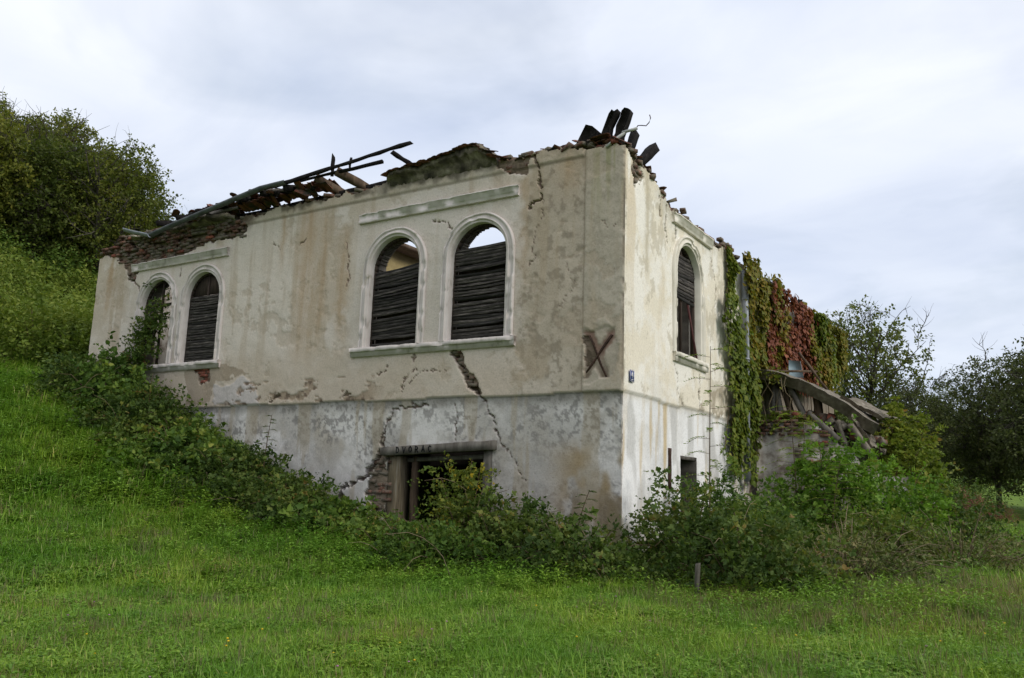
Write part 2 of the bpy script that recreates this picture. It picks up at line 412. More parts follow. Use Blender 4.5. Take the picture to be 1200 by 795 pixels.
def grass_mat(name, stops):
    m, N, L = new_mat(name)
    at = N('ShaderNodeAttribute'); at.attribute_name = 'tint'
    c = ramp_node(N, L, at.outputs['Fac'], stops)
    pos = geo_pos(N)
    big = ramp_node(N, L, tex_noise(N, L, pos, 0.55, 4, 0.6), [(0.32, (0.74, 0.88, 0.8)), (0.5, (1.0, 1.0, 1.0)), (0.68, (1.28, 1.10, 1.02))])
    c = mixc(N, L, 1.0, c, big, 'MULTIPLY')
    oi = N('ShaderNodeObjectInfo')
    v = ramp_node(N, L, oi.outputs['Random'], [(0, (0.78, 0.84, 0.8)), (1, (1.2, 1.12, 1.1))])
    c = mixc(N, L, 1.0, c, v, 'MULTIPLY')
    o = N('ShaderNodeOutputMaterial'); p = N('ShaderNodeBsdfPrincipled'); t = N('ShaderNodeBsdfTranslucent'); mxs = N('ShaderNodeMixShader')
    L(c, p.inputs['Base Color']); p.inputs['Roughness'].default_value = 0.5; p.inputs['Specular IOR Level'].default_value = 0.3
    L(c, t.inputs['Color']); mxs.inputs[0].default_value = 0.35
    L(p.outputs[0], mxs.inputs[1]); L(t.outputs[0], mxs.inputs[2]); L(mxs.outputs[0], o.inputs[0])
    return m
M['grass'] = grass_mat('meadow_grass', [(0, (0.082, 0.178, 0.012)), (0.45, (0.160, 0.310, 0.024)), (0.85, (0.25, 0.40, 0.046)), (0.95, (0.33, 0.39, 0.10)), (1.0, (0.41, 0.37, 0.17))])
M['clover'] = grass_mat('clover_leaves', [(0, (0.086, 0.182, 0.016)), (0.5, (0.160, 0.305, 0.030)), (1.0, (0.255, 0.39, 0.056))])
M['dry_grass'] = grass_mat('dry_grass', [(0, (0.10, 0.115, 0.035)), (0.5, (0.19, 0.175, 0.075)), (1.0, (0.32, 0.26, 0.14))])

def ground_mat():
    m, N, L = new_mat('ground_soil_and_turf')
    pos = geo_pos(N)
    a = ramp_node(N, L, tex_noise(N, L, pos, 3.0, 8, 0.7), [(0.3, (0.055, 0.085, 0.016)), (0.55, (0.11, 0.18, 0.028)), (0.75, (0.17, 0.21, 0.05))])
    d = ramp_node(N, L, tex_noise(N, L, pos, 0.35, 4, 0.6), [(0.35, (0.8, 0.85, 0.8)), (0.65, (1.25, 1.15, 1.0))])
    c = mixc(N, L, 1.0, a, d, 'MULTIPLY')
    finish(N, L, c, 0.95, tex_noise(N, L, pos, 22, 5, 0.7), 0.8, 0.04, spec=0.1)
    return m
M['ground'] = ground_mat()

# ------------------------------------------------------------------ terrain
T_T = np.array([-400, -5, 0, 1, 3, 5, 7, 8.7, 11.2, 14.6, 17, 20, 26, 31, 45, 80, 200, 900.])
T_Z = np.array([0, 0, 0.0, 0.05, 0.22, 0.45, 0.72, 1.10, 2.1, 3.35, 4.0, 4.6, 6.3, 9.3, 16.5, 27, 40, 60.])
_tt = np.linspace(-30, 210, 2401)
_tz = np.interp(_tt, T_T, T_Z)
_k = np.hanning(19); _k /= _k.sum()
_tz = np.convolve(np.pad(_tz, 9, mode='edge'), _k, mode='valid')
def terrain(x, y):
    x = np.asarray(x, float); y = np.asarray(y, float)
    t = -x + 0.9 * np.clip(y + 2, -14, 2) + 0.15 * np.clip(y, 0, 200)
    z = np.interp(t, _tt, _tz)
    z = z + 0.03 * np.clip(y + 9, 0, 42) * sstep(-4, 1, x)
    far = sstep(60, 900, y)
    z = z + far * 75 * fbm(x / 260, y / 260, seed=5, oct=3)      # far hills
    z = z + (fbm(x * 0.5, y * 0.5, seed=3, oct=3) - 0.5) * 0.16 * (1 - sstep(-0.5, 0.5, -np.abs(np.hypot(x + 8, y - 8) - 0) + 8))
    return z
def tz(x, y): return float(terrain(np.array([x]), np.array([y]))[0])

def axis(lo, hi, near_lo, near_hi, step, grow=1.16):
    a = list(np.arange(near_lo, near_hi + 1e-6, step))
    s = step; v = a[-1]
    while v < hi: s *= grow; v += s; a.append(v)
    s = step; v = a[0]; b = []
    while v > lo: s *= grow; v -= s; b.append(v)
    return np.array(b[::-1] + a)
gx = axis(-900, 900, -34, 16, 0.2); gy = axis(-200, 1600, -16, 34, 0.2)
GX, GY = np.meshgrid(gx, gy)
GZ = terrain(GX, GY)
nx, ny = len(gx), len(gy)
ii = np.arange(nx * ny).reshape(ny, nx)
Fq = np.stack([ii[:-1, :-1], ii[:-1, 1:], ii[1:, 1:], ii[1:, :-1]], -1).reshape(-1, 4)
g = obj('ground', mesh_from('ground', np.stack([GX, GY, GZ], -1).reshape(-1, 3), Fq, M['ground'], True))
tag(g, 'sloping grassy ground round the ruin', 'ground', kind='structure')

# ------------------------------------------------------------------ the ruined house
house = empty('ruined_house', (0, 0, 0.3))
tag(house, 'roofless derelict plastered villa with arched shuttered windows and cracked walls', 'house')
HZ = Vector((0, 0, -0.3))
def hpart(name, me, parent=None):
    o = link(bpy.data.objects.new(name, me), parent or house)
    if parent is None: o.location = HZ
    return o

class Face:
    """maps (a along the wall, d outward, z) to the world"""
    def __init__(s, side): s.side = side
    def __call__(s, a, d, z):
        return Vector((-a, -d, z)) if s.side == 'L' else Vector((d, a, z))
    def arr(s, A, D, Z):
        return np.stack([-A, -D, Z], -1) if s.side == 'L' else np.stack([D, A, Z], -1)
FL, FR = Face('L'), Face('R')

def arch(u, z, uc, r, z0, zs):
    return (np.abs(u - uc) < r) & (z > z0) & (z < zs) | (np.hypot(u - uc, z - zs) < r) & (z >= zs)

WIN_L = [dict(uc=13.66, r=0.66, z0=4.56, zs=6.22), dict(uc=11.79, r=0.66, z0=4.56, zs=6.22),
         dict(uc=5.44, r=0.69, z0=4.56, zs=6.28), dict(uc=3.25, r=0.69, z0=4.56, zs=6.28)]
WIN_R = [dict(uc=3.16, r=0.70, z0=4.46, zs=6.16)]
TOP_L = [(-0.1, 8.02), (0.32, 8.02), (0.77, 8.10), (1.33, 8.2), (1.72, 8.2), (2.5, 8.17), (2.9, 8.2), (3.4, 8.3), (4.6, 8.35), (5.7, 8.3), (6.02, 8.18), (7.7, 8.18), (9.1, 8.2), (10.9, 8.1), (12, 8.08), (13, 8.12), (14.1, 8.1), (15.3, 8.1), (16.0, 7.95), (16.6, 7.82)]
TOP_R = [(-0.1, 8.02), (0.06, 8.01), (0.44, 7.9), (1.13, 7.82), (1.69, 7.6), (2.37, 7.5), (2.84, 7.5), (4.41, 7.36), (5.28, 7.45), (5.97, 7.6), (6.35, 7.42), (7.58, 7.32), (8.55, 7.28), (10.1, 7.25), (11.7, 7.2), (13.6, 7.35), (16.2, 7.55), (16.8, 7.4)]
CR_L = [  # polyline, width, depth
    ([(1.97, 8.14), (1.82, 7.82), (1.85, 7.56), (1.8, 7.32), (1.92, 7.17), (2.07, 7.05)], 0.024, 0.06),
    ([(1.8, 7.32), (1.76, 6.9), (1.95, 6.45), (1.9, 6.1), (2.1, 5.9)], 0.004, 0.02),
    ([(4.48, 7.18), (4.17, 7.17), (4.03, 7.06), (3.86, 6.83)], 0.02, 0.05),
    ([(3.76, 4.42), (3.79, 4.28), (3.56, 3.98), (3.38, 3.69), (3.12, 3.45)], 0.045, 0.10),
    ([(3.2, 3.5), (3.12, 3.45), (2.91, 3.23), (2.76, 2.98), (2.66, 2.62)], 0.014, 0.06),
    ([(2.66, 2.62), (2.5, 2.45), (2.38, 2.32), (2.14, 2.04), (2.0, 1.7)], 0.003, 0.035),
    ([(4.38, 3.3), (5.05, 3.26), (5.31, 3.16), (5.46, 2.93), (5.51, 2.63), (5.54, 2.46)], 0.016, 0.05),
    ([(5.54, 2.46), (5.66, 2.14), (5.98, 1.78), (6.57, 1.55), (6.63, 1.37)], 0.10, 0.13),
    ([(3.67, 3.30), (3.63, 2.9), (3.61, 2.49)], 0.008, 0.03),
    ([(5.45, 4.11), (5.68, 3.97), (5.8, 3.92)], 0.014, 0.03), ([(4.8, 4.4), (4.78, 4.07)], 0.014, 0.03),
    ([(4.7, 3.98), (4.95, 3.9), (5.1, 3.6)], 0.012, 0.03), ([(3.9, 3.95), (4.4, 4.02), (4.9, 3.75)], 0.010, 0.02),
    ([(9.35, 7.35), (9.2, 7.22), (9.05, 7.12)], 0.014, 0.03), ([(8.2, 7.28), (8.4, 7.14)], 0.014, 0.03),
    ([(1.2, 5.9), (1.05, 5.4), (1.3, 5.0)], 0.001, 0.012), ([(0.5, 6.6), (0.25, 6.4), (0.1, 6.5)], 0.001, 0.012),
    ([(12.75, 7.2), (12.78, 6.9)], 0.014, 0.03), ([(6.9, 7.0), (6.75, 6.4), (6.85, 6.0)], 0.012, 0.02),
]
BR_L = [  # exposed brickwork
    [(16.46, 7.96), (15.3, 8.28), (11.98, 8.3), (10.77, 8.13), (10.3, 7.9), (10.43, 7.63), (10.9, 7.66), (11.6, 7.70), (12.3, 7.56), (12.9, 7.44), (14.6, 7.40), (14.75, 6.94), (14.4, 6.61), (15.08, 7.1), (15.35, 7.5), (16.02, 7.83)],
    [(5.52, 2.46), (5.36, 2.42), (5.36, 1.0), (5.58, 1.0), (5.95, 1.43), (5.82, 1.78), (5.61, 2.14)],
    [(0.80, 4.40), (0.70, 4.44), (0.60, 4.2), (0.55, 4.02), (0.70, 3.86), (0.80, 3.9)],
    [(2.0, 8.2), (2.9, 8.2), (2.85, 8.0), (2.5, 7.82), (2.15, 7.85)],
    [(14.9, 4.9), (14.2, 5.2), (13.9, 4.4), (14.4, 4.2), (15.2, 4.5)],
    [(11.95, 4.40), (11.3, 4.42), (11.2, 4.1), (11.5, 4.0)],
    [(9.0, 3.50), (8.75, 3.62), (8.6, 3.50)], [(6.75, 3.52), (6.6, 3.64), (6.45, 3.52)],
    [(3.86, 4.38), (3.66, 4.38), (3.32, 3.86), (3.02, 3.44), (3.2, 3.44), (3.5, 3.72)],
]
OPEN_L = [dict(u0=2.78, u1=5.36, z0=-2, z1=2.40)]
OPEN_R = [dict(u0=2.81, u1=3.68, z0=1.2, z1=2.40)]

def wall(side, length, cell, top, wins, opens, cracks, bricks, colourer, name, base=0.0):
    F = FL if side == 'L' else FR
    nu = int(round(length / cell)); zmax = 8.5; nz = int(round((zmax - base) / cell))
    u = np.arange(nu + 1) * cell; z = base + np.arange(nz + 1) * cell
    U, Z = np.meshgrid(u, z)
    sd = 11 if side == 'L' else 47
    tp = np.interp(U, [p[0] for p in top], [p[1] for p in top])
    tp = tp + (vnoise(U * 4, U * 0, seed=sd) - 0.5) * 0.13 + (vnoise(U * 13, U * 0, seed=sd + 1) - 0.5) * 0.07
    keep_v = Z < tp
    hole = np.zeros_like(keep_v)
    for wn in wins: hole |= arch(U, Z, wn['uc'], wn['r'] + 0.03, wn['z0'] - 0.02, wn['zs'])
    for op in opens: hole |= (U > op['u0']) & (U < op['u1']) & (Z > op['z0']) & (Z < op['z1'])
    kv = keep_v & ~hole
    cellk = kv[:-1, :-1] & kv[1:, :-1] & kv[:-1, 1:] & kv[1:, 1:]
    # relief
    wob = (fbm(U * 5, Z * 5, seed=sd + 2, oct=3) - 0.5)
    wob2 = (fbm(U * 5, Z * 5, seed=sd + 9, oct=3) - 0.5)
    wh = fbm(U * 15, Z * 15, seed=sd + 12, oct=2) - 0.5; wh2 = fbm(U * 15, Z * 15, seed=sd + 14, oct=2) - 0.5
    D = np.zeros_like(U)
    low = Z < 3.40 + 0.012 * np.sin(U * 2.1)
    D = np.where(low, -0.045, 0.0)
    D += (fbm(U * 1.2, Z * 1.2, seed=sd + 3, oct=3) - 0.5) * 0.03
    D += (fbm(U * 9, Z * 9, seed=sd + 4, oct=3) - 0.5) * 0.010
    bm = np.zeros_like(U)
    for poly in bricks:
        bm = np.maximum(bm, inpoly(U + wob * 0.22, Z + wob2 * 0.22, poly).astype(float))
    cm = np.zeros_like(U)
    for pts, wd, dp in cracks:
        d, t = linedist(U + wob * 0.16 + wh * 0.11, Z + wob2 * 0.16 + wh2 * 0.11, pts)
        wl = wd * (0.25 + 1.5 * vnoise(t * 9, t * 0, seed=len(pts) + int(pts[0][0] * 10)))
        mm = sstep(wl * 0.5 + cell * 0.45, wl * 0.5 - cell * 0.1, d)
        D -= mm * dp; cm = np.maximum(cm, mm)
    C, D = colourer(U, Z, D, bm, cm, wob, sd)
    D = np.where(bm > 0, D - 0.035 - 0.02 * vnoise(U * 11, Z * 26, seed=sd + 5), D)
    U2 = U.copy()
    U2[:, 0] = np.where(Z[:, 0] < 3.40, 0.045, 0.0)     # plinth steps back at the corner too
    D[:, 0] = np.where(Z[:, 0] < 3.40, -0.045, 0.0)
    P = F.arr(U2, D, Z).reshape(-1, 3)
    idx = np.arange((nu + 1) * (nz + 1)).reshape(nz + 1, nu + 1)
    q = np.stack([idx[:-1, :-1], idx[:-1, 1:], idx[1:, 1:], idx[1:, :-1]], -1)[cellk]
    # rim of the sheet runs back through the wall
    pad = np.pad(cellk, 1)
    ea, eb = [], []
    c = pad[1:-1, 1:-1]
    for (dy, dx, a, b) in ((-1, 0, (0, 0), (0, 1)), (1, 0, (1, 0), (1, 1)), (0, -1, (0, 0), (1, 0)), (0, 1, (0, 1), (1, 1))):
        nb = pad[1 + dy:pad.shape[0] - 1 + dy, 1 + dx:pad.shape[1] - 1 + dx]
        jj, kk = np.nonzero(c & ~nb)
        if dx == -1: s_ = kk > 0; jj, kk = jj[s_], kk[s_]
        ea.append(idx[jj + a[0], kk + a[1]]); eb.append(idx[jj + b[0], kk + b[1]])
    ea, eb = np.concatenate(ea), np.concatenate(eb)
    n0 = len(P)
    Pa, Pb = P[ea].copy(), P[eb].copy()
    back = np.array(F(0, -0.55, 0))
    ax = 1 if side == 'L' else 0
    Pc, Pd = Pb.copy(), Pa.copy()
    Pc[:, ax] = back[ax]; Pd[:, ax] = back[ax]
    ne = len(ea)
    R = np.stack([Pa, Pb, Pc, Pd], 1).reshape(-1, 3)
    qr = n0 + np.arange(ne * 4).reshape(ne, 4)
    Cf = C.reshape(-1, 3)
    rimc = np.full((ne * 4, 3), 0.0); rimc[:] = (0.20, 0.125, 0.085)
    rn = vnoise(R[:, 0] * 7, R[:, 1] * 7, R[:, 2] * 12, seed=5)[:, None]
    rimc = np.where(R[:, 2:3] < 7.2, np.array([[0.17, 0.15, 0.125]]), rimc)
    rimc = rimc * (0.5 + rn)
    CC = np.concatenate([Cf, rimc]); CC = np.concatenate([CC, np.ones((len(CC), 1))], 1)
    VV = np.concatenate([P, R]); FF = np.concatenate([q, qr])
    used = np.zeros(len(VV), bool); used[FF.ravel()] = True
    remap = np.cumsum(used) - 1
    VV, CC, FF = VV[used], CC[used], remap[FF]
    sm = np.ones(len(FF), bool); sm[len(q):] = False; sm[:len(q)] = (cm + bm)[:-1, :-1][cellk] < 0.02
    return hpart(name, mesh_from(name, VV, FF, M['plaster'], sm, {'albedo': ('FLOAT_COLOR', CC)}))

def lerp(a, b, f): return a + (np.asarray(b) - a) * np.asarray(f)[..., None]

def colour_L(U, Z, D, bm, cm, wob, sd):
    n1 = fbm(U * 0.55, Z * 0.55, seed=21, oct=4); n2 = fbm(U * 1.7, Z * 1.7, seed=31, oct=5, gain=0.6); n3 = fbm(U * 7, Z * 7, seed=41, oct=4, gain=0.6)
    stk = fbm(U * 3.2, Z * 0.32, seed=51, oct=4, gain=0.6); stk2 = fbm(U * 9, Z * 0.5, seed=52, oct=3)
    C = np.zeros(U.shape + (3,)) + np.array([0.56, 0.52, 0.435])
    C = lerp(C, [0.64, 0.615, 0.545], sstep(0.36, 0.62, n1 * 0.6 + n2 * 0.4))
    C = lerp(C, [0.68, 0.665, 0.615], sstep(0.52, 0.64, n2) * 0.8)
    zone = np.maximum(sstep(6.9, 6.5, U) * sstep(1.95, 2.3, U), sstep(10.6, 11.0, U) * sstep(15.2, 14.7, U)) * sstep(4.2, 4.5, Z) * sstep(7.6, 7.4, Z)
    C = lerp(C, [0.66, 0.645, 0.60], zone * (0.55 + 0.4 * n2))
    pale = sstep(7.5, 8.4, U) * sstep(11.2, 10.4, U) * sstep(4.3, 5.0, Z)
    C = lerp(C, [0.68, 0.665, 0.60], pale * sstep(0.35, 0.6, n1) * 0.7)
    # greyer rougher zone right of the windows, and the corner strip
    rz = sstep(2.35, 2.0, U + wob * 0.8) * (Z > 3.3)
    C = lerp(C, [0.44, 0.405, 0.325], rz * (0.35 + 0.55 * sstep(0.35, 0.6, n2)))
    C = lerp(C, [0.28, 0.255, 0.20], rz * sstep(0.53, 0.66, n3) * 0.75)
    pil = (U < 0.83) & (Z > 3.4)
    C = np.where(pil[..., None], lerp(C, [0.47, 0.455, 0.38], np.full(U.shape, 0.6)), C)
    C = lerp(C, [0.27, 0.285, 0.13], pil * sstep(6.3, 8.1, Z) * sstep(0.50, 0.66, stk2) * 0.65)
    D = D + np.where(pil, 0.022, 0.0)
    gro = np.exp(-((U - 0.84) / 0.018) ** 2) * (Z > 3.4) * (Z < 8.1)
    C = lerp(C, [0.25, 0.22, 0.17], gro * 0.6); D = D - gro * 0.012
    # rough arris at the corner
    arr = sstep(0.075, 0.03, U + (n3 - 0.5) * 0.06) * (Z > 3.4)
    C = lerp(C, [0.27, 0.245, 0.20], arr * sstep(0.42, 0.58, n3) * 0.85); D = D - arr * sstep(0.45, 0.6, n3) * 0.02
    # weather streaks
    C = lerp(C, [0.42, 0.355, 0.25], sstep(0.53, 0.72, stk) * 0.45 * (Z > 3.4) * sstep(3.4, 5.5, Z) * (1 - 0.5 * zone))
    for uc, wd, z0, z1, s_ in ((8.15, 0.28, 3.9, 7.9, 0.55), (7.6, 0.12, 4.2, 7.6, 0.35), (9.0, 0.10, 6.2, 7.9, 0.45), (2.15, 0.12, 5.0, 7.6, 0.4), (15.9, 0.14, 5.6, 7.9, 0.6), (6.95, 0.18, 4.2, 7.2, 0.45), (1.2, 0.3, 6.8, 8.0, 0.5)):
        q = np.exp(-((U + wob * 0.25 - uc) / wd) ** 2) * sstep(z0, z0 + 1.2, Z) * sstep(z1 + 0.4, z1, Z)
        C = lerp(C, [0.40, 0.28, 0.145], q * s_ * (0.5 + stk2))
    # lower part of the upper storey browner
    C = lerp(C, [0.46, 0.395, 0.29], sstep(5.0, 3.6, Z) * (Z > 3.4) * sstep(0.42, 0.6, n2) * 0.5)
    # top coat gone in flakes
    fl = sstep(0.595, 0.625, fbm(U * 1.5 + 3, Z * 1.5, seed=61, oct=6, gain=0.68) + 0.06 * sstep(6.8, 8.0, Z) * sstep(2.6, 1.5, U)) * (Z > 3.4) * (1 - zone * 0.7)
    C = lerp(C, [0.44, 0.385, 0.295], fl * 0.42); D = D - fl * 0.008
    # band under the broken eaves
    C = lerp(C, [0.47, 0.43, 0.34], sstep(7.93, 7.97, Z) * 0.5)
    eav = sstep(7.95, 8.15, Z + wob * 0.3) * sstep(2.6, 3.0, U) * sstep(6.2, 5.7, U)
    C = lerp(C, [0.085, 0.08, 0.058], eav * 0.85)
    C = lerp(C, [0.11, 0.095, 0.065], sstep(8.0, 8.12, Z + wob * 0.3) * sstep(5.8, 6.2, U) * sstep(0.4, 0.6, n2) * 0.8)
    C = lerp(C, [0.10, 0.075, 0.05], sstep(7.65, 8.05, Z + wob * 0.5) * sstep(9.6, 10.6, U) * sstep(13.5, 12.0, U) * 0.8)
    st = np.exp(-((Z - 7.955) / 0.022) ** 2) * (U > 0.85) * (U < 10.9)
    D = D + sstep(7.93, 7.95, Z) * 0.03 * (U > 0.85) * (U < 10.9)
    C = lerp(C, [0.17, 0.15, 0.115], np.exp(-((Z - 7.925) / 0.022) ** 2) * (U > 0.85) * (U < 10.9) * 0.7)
    # plinth
    P = np.zeros_like(C) + np.array([0.50, 0.49, 0.47])
    P = lerp(P, [0.66, 0.66, 0.655], sstep(0.42, 0.6, n2))
    P = lerp(P, [0.40, 0.36, 0.29], sstep(0.52, 0.7, fbm(U * 1.1 + 4, Z * .8, seed=73, oct=5, gain=.6)) * .6)
    P = lerp(P, [0.38, 0.375, 0.36], sstep(0.50, 0.66, n1) * 0.55)
    sp = fbm(U * 13, Z * 13, seed=77, oct=3, gain=.65)
    P = lerp(P, [0.21, 0.205, 0.20], sstep(0.50, 0.60, sp) * np.maximum(sstep(0.40, 0.60, fbm(U * 0.9, Z * 0.9, seed=71, oct=3)), sstep(3.0, 1.0, U) * sstep(1.8, 2.8, Z)) * 0.75)
    P = lerp(P, [0.185, 0.18, 0.165], sstep(3.1, 3.38, Z + wob * 0.2) * 0.8 * (0.55 + 0.6 * stk2))
    P = lerp(P, [0.30, 0.225, 0.115], sstep(0.45, 0.6, fbm(U * 1.4, Z * 1.1, seed=75, oct=4)) * sstep(1.8, 0.8, U) * sstep(2.7, 2.2, Z) * 0.85)
    P = lerp(P, [0.20, 0.165, 0.11], sstep(0.52, 0.58, fbm(U * 1.6, Z * 1.6, seed=79, oct=4)) * sstep(2.0, 1.0, U) * sstep(1.9, 1.4, Z) * 0.85)
    P = lerp(P, [0.36, 0.31, 0.22], sstep(0.55, 0.62, stk) * 0.5)
    P = lerp(P, [0.25, 0.28, 0.16], sstep(1.5, 0.8, Z) * sstep(0.4, 0.6, n2) * 0.4)
    low = Z < 3.40 + 0.012 * np.sin(U * 2.1)
    C = np.where(low[..., None], P, C)
    # cement patch
    cem = inpoly(U + wob * 0.2, Z + wob * 0.2, [(11.06, 4.01), (10.66, 3.84), (9.99, 4.13), (9.5, 3.8), (9.36, 3.41), (10.98, 3.44)])
    C = lerp(C, [0.55, 0.55, 0.545], cem * 0.9); D = D + cem * 0.012
    C = lerp(C, [0.30, 0.26, 0.19], inpoly(U + wob * .3, Z + wob * .3, [(12.2, 4.5), (10.9, 4.45), (9.8, 4.2), (11.0, 4.05), (11.2, 3.5), (12.0, 3.4)]) * 0.7)
    # patch hacked out for the iron tie
    xp = inpoly(U + wob * .15, Z + wob * .15, [(0.82, 4.55), (0.16, 4.56), (0.10, 4.1), (0.16, 3.66), (0.52, 3.62), (0.80, 3.56)])
    C = lerp(C, [0.43, 0.41, 0.345], xp * (0.45 + 0.5 * n3)); D = D - xp * 0.02
    dx = np.minimum(linedist(U + wob * .1, Z, [(.70, 4.45), (.31, 3.57)])[0], linedist(U + wob * .1, Z, [(.24, 4.43), (.76, 3.76)])[0])
    xr = sstep(.12, .05, dx + (n3 - .5) * .12) * xp
    C = lerp(C, [0.215, 0.115, 0.088], xr * sstep(3.8, 4.2, Z) * .75); C = lerp(C, [0.20, 0.17, 0.13], xr * sstep(4.1, 3.7, Z)); D = D - xr * .03
    lf = sstep(.50, .53, fbm(U * 2.2, Z * 5, seed=87, oct=5, gain=.62) + .16 * sstep(3.8, 3.45, Z) - .10) * (Z > 3.42) * (Z < 3.95) * sstep(5.4, 6.2, U) * sstep(11.2, 10.2, U)
    C = lerp(C, [0.34, 0.275, 0.20], lf * .8); C = lerp(C, [0.12, 0.09, 0.07], lf * sstep(.56, .62, n3) * .7); D = D - lf * .016
    # halo of broken coat round brick and cracks
    C = lerp(C, [0.20, 0.165, 0.125], bm)
    C = C * (1 - 0.35 * ((bm > 0) & (n3 > 0.55)))[..., None]
    C = np.where(low[..., None], C * np.array([1.05, 1.0, 0.975]), C * np.array([0.99, 0.905, 0.88]))
    C = lerp(C, [0.15, 0.10, 0.075], cm * 0.9)
    return C, D

def colour_R(U, Z, D, bm, cm, wob, sd):
    n1 = fbm(U * 0.55, Z * 0.55, seed=121, oct=4); n2 = fbm(U * 1.9, Z * 1.9, seed=131, oct=5, gain=0.6); n3 = fbm(U * 7, Z * 7, seed=141, oct=4, gain=0.6)
    stk = fbm(U * 3.0, Z * 0.30, seed=151, oct=4, gain=0.6); stk2 = fbm(U * 8, Z * 0.5, seed=152, oct=3)
    C = np.zeros(U.shape + (3,)) + np.array([0.74, 0.68, 0.56])
    C = lerp(C, [0.80, 0.765, 0.69], sstep(0.40, 0.6, n2))
    C = lerp(C, [0.62, 0.53, 0.39], sstep(0.55, 0.7, stk) * 0.6 * (0.4 + sstep(4, 7.5, Z)))
    C = lerp(C, [0.42, 0.36, 0.24], np.exp(-((U + wob * .2 - 1.0) / 0.10) ** 2) * sstep(5.4, 6.2, Z) * 0.7)
    C = lerp(C, [0.50, 0.45, 0.35], sstep(0.60, 0.63, fbm(U * 1.8 + 7, Z * 1.5, seed=161, oct=6, gain=0.68) + 0.05 * sstep(3.8, 5.5, U)) * 0.65)
    C = lerp(C, [0.36, 0.32, 0.22], sstep(6.9, 7.5, Z + wob * 0.6) * sstep(1.0, 2.0, U) * 0.55 * (0.5 + n2))
    C = lerp(C, [0.33, 0.28, 0.20], inpoly(U + wob * .5, Z + wob * .5, [(3.8, 3.55), (4.6, 3.9), (5.9, 4.2), (6.2, 3.44), (3.9, 3.42)]) * sstep(.35, .5, n2) * 0.85)
    C = lerp(C, [0.30, 0.27, 0.2], sstep(0.10, 0.03, U + (n3 - .5) * .07) * (Z > 3.4) * sstep(.45, .6, n3) * 0.8)
    P = np.zeros_like(C) + np.array([0.73, 0.72, 0.70])
    P = lerp(P, [0.80, 0.795, 0.785], sstep(0.4, 0.6, n2))
    P = lerp(P, [0.52, 0.39, 0.19], sstep(0.54, 0.68, stk) * sstep(0.35, .6, n1 + .15) * 0.8)
    P = lerp(P, [0.42, 0.41, 0.385], sstep(0.5, 0.66, fbm(U * 2.4, Z * .7, seed=171, oct=4)) * 0.6)
    P = lerp(P, [0.46, 0.40, 0.28], sstep(3.25, 3.42, Z + wob * .2) * 0.4)
    P = lerp(P, [0.34, 0.30, 0.22], sstep(1.3, 0.5, Z) * 0.5)
    low = Z < 3.40 + 0.012 * np.sin(U * 2.1)
    C = np.where(low[..., None], P, C)
    bare = sstep(6.9, 7.4, U + wob * .6) * sstep(5.1, 4.8, Z + wob * .5)  # interior shadow behind the lean-to posts, painted into the wall as dark brown
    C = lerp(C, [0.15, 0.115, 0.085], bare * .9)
    C = lerp(C, [0.22, 0.18, 0.13], bm); C = lerp(C, [0.13, 0.10, 0.07], cm * 0.85)
    return C, D

CR_R = [([(2.0, 7.4), (1.9, 7.0), (2.05, 6.6)], 0.02, 0.04), ([(2.5, 6.9), (2.45, 7.2), (2.55, 7.34)], 0.02, 0.04),
        ([(2.3, 4.3), (2.6, 4.0), (2.55, 3.6), (2.9, 3.45)], 0.016, 0.03), ([(3.75, 4.2), (3.8, 3.9), (3.78, 3.5)], 0.02, 0.03),
        ([(0.4, 7.9), (0.5, 7.6), (0.42, 7.3)], 0.02, 0.04), ([(2.0, 7.6), (1.55, 7.45), (1.7, 7.1)], 0.015, 0.03), ([(4.6, 7.0), (4.9, 6.4), (4.8, 5.9)], 0.012, 0.03)]
BR_R = [[(0.25, 7.95), (0.7, 7.95), (0.75, 7.6), (0.5, 7.4), (0.35, 7.6)], [(1.6, 7.7), (2.3, 7.55), (4.5, 7.45), (5.3, 7.5), (5.2, 7.32), (3.5, 7.42), (2.2, 7.38)], [(5.4, 7.7), (6.3, 7.6), (6.3, 7.2), (5.8, 7.1)]]
wallL = wall('L', 16.56, 0.027, TOP_L, WIN_L, OPEN_L, CR_L, BR_L, colour_L, 'front_wall')
tag(wallL, 'cracked cream wall above a grey white plinth')
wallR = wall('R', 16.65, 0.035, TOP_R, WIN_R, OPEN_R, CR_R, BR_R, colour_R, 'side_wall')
tag(wallR, 'pale side wall facing the light')

# inner shell: other outer walls, floor, partitions, ceiling remains
def slab(name, lo, hi, mat, parent=None):
    b = MB(); b.box([(lo[k] + hi[k]) / 2 for k in range(3)], [hi[k] - lo[k] for k in range(3)]); return hpart(name, b.mesh(name, mat), parent)
slab('rear_wall', (-16.5, 16.1, 0), (-0.03, 16.6, 7.4), M['white_wall'])
slab('end_wall', (-16.53, 0.60, 0), (-16.0, 16.05, 7.6), M['annex_plaster'])
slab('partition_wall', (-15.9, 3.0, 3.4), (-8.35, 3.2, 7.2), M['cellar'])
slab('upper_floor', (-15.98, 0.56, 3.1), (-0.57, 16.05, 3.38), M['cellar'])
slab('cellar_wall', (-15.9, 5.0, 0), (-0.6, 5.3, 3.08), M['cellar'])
slab('partition_wall', (-8.3, 0.6, 3.4), (-8.05, 9.0, 7.9), M['inner_wall'])
slab('partition_wall', (-15.9, 9.05, 3.4), (-0.6, 9.3, 7.6), M['cellar'])
slab('ceiling_boards', (-12.0, 0.65, 7.75), (-7.6, 5.2, 7.85), M['brown_wood'])

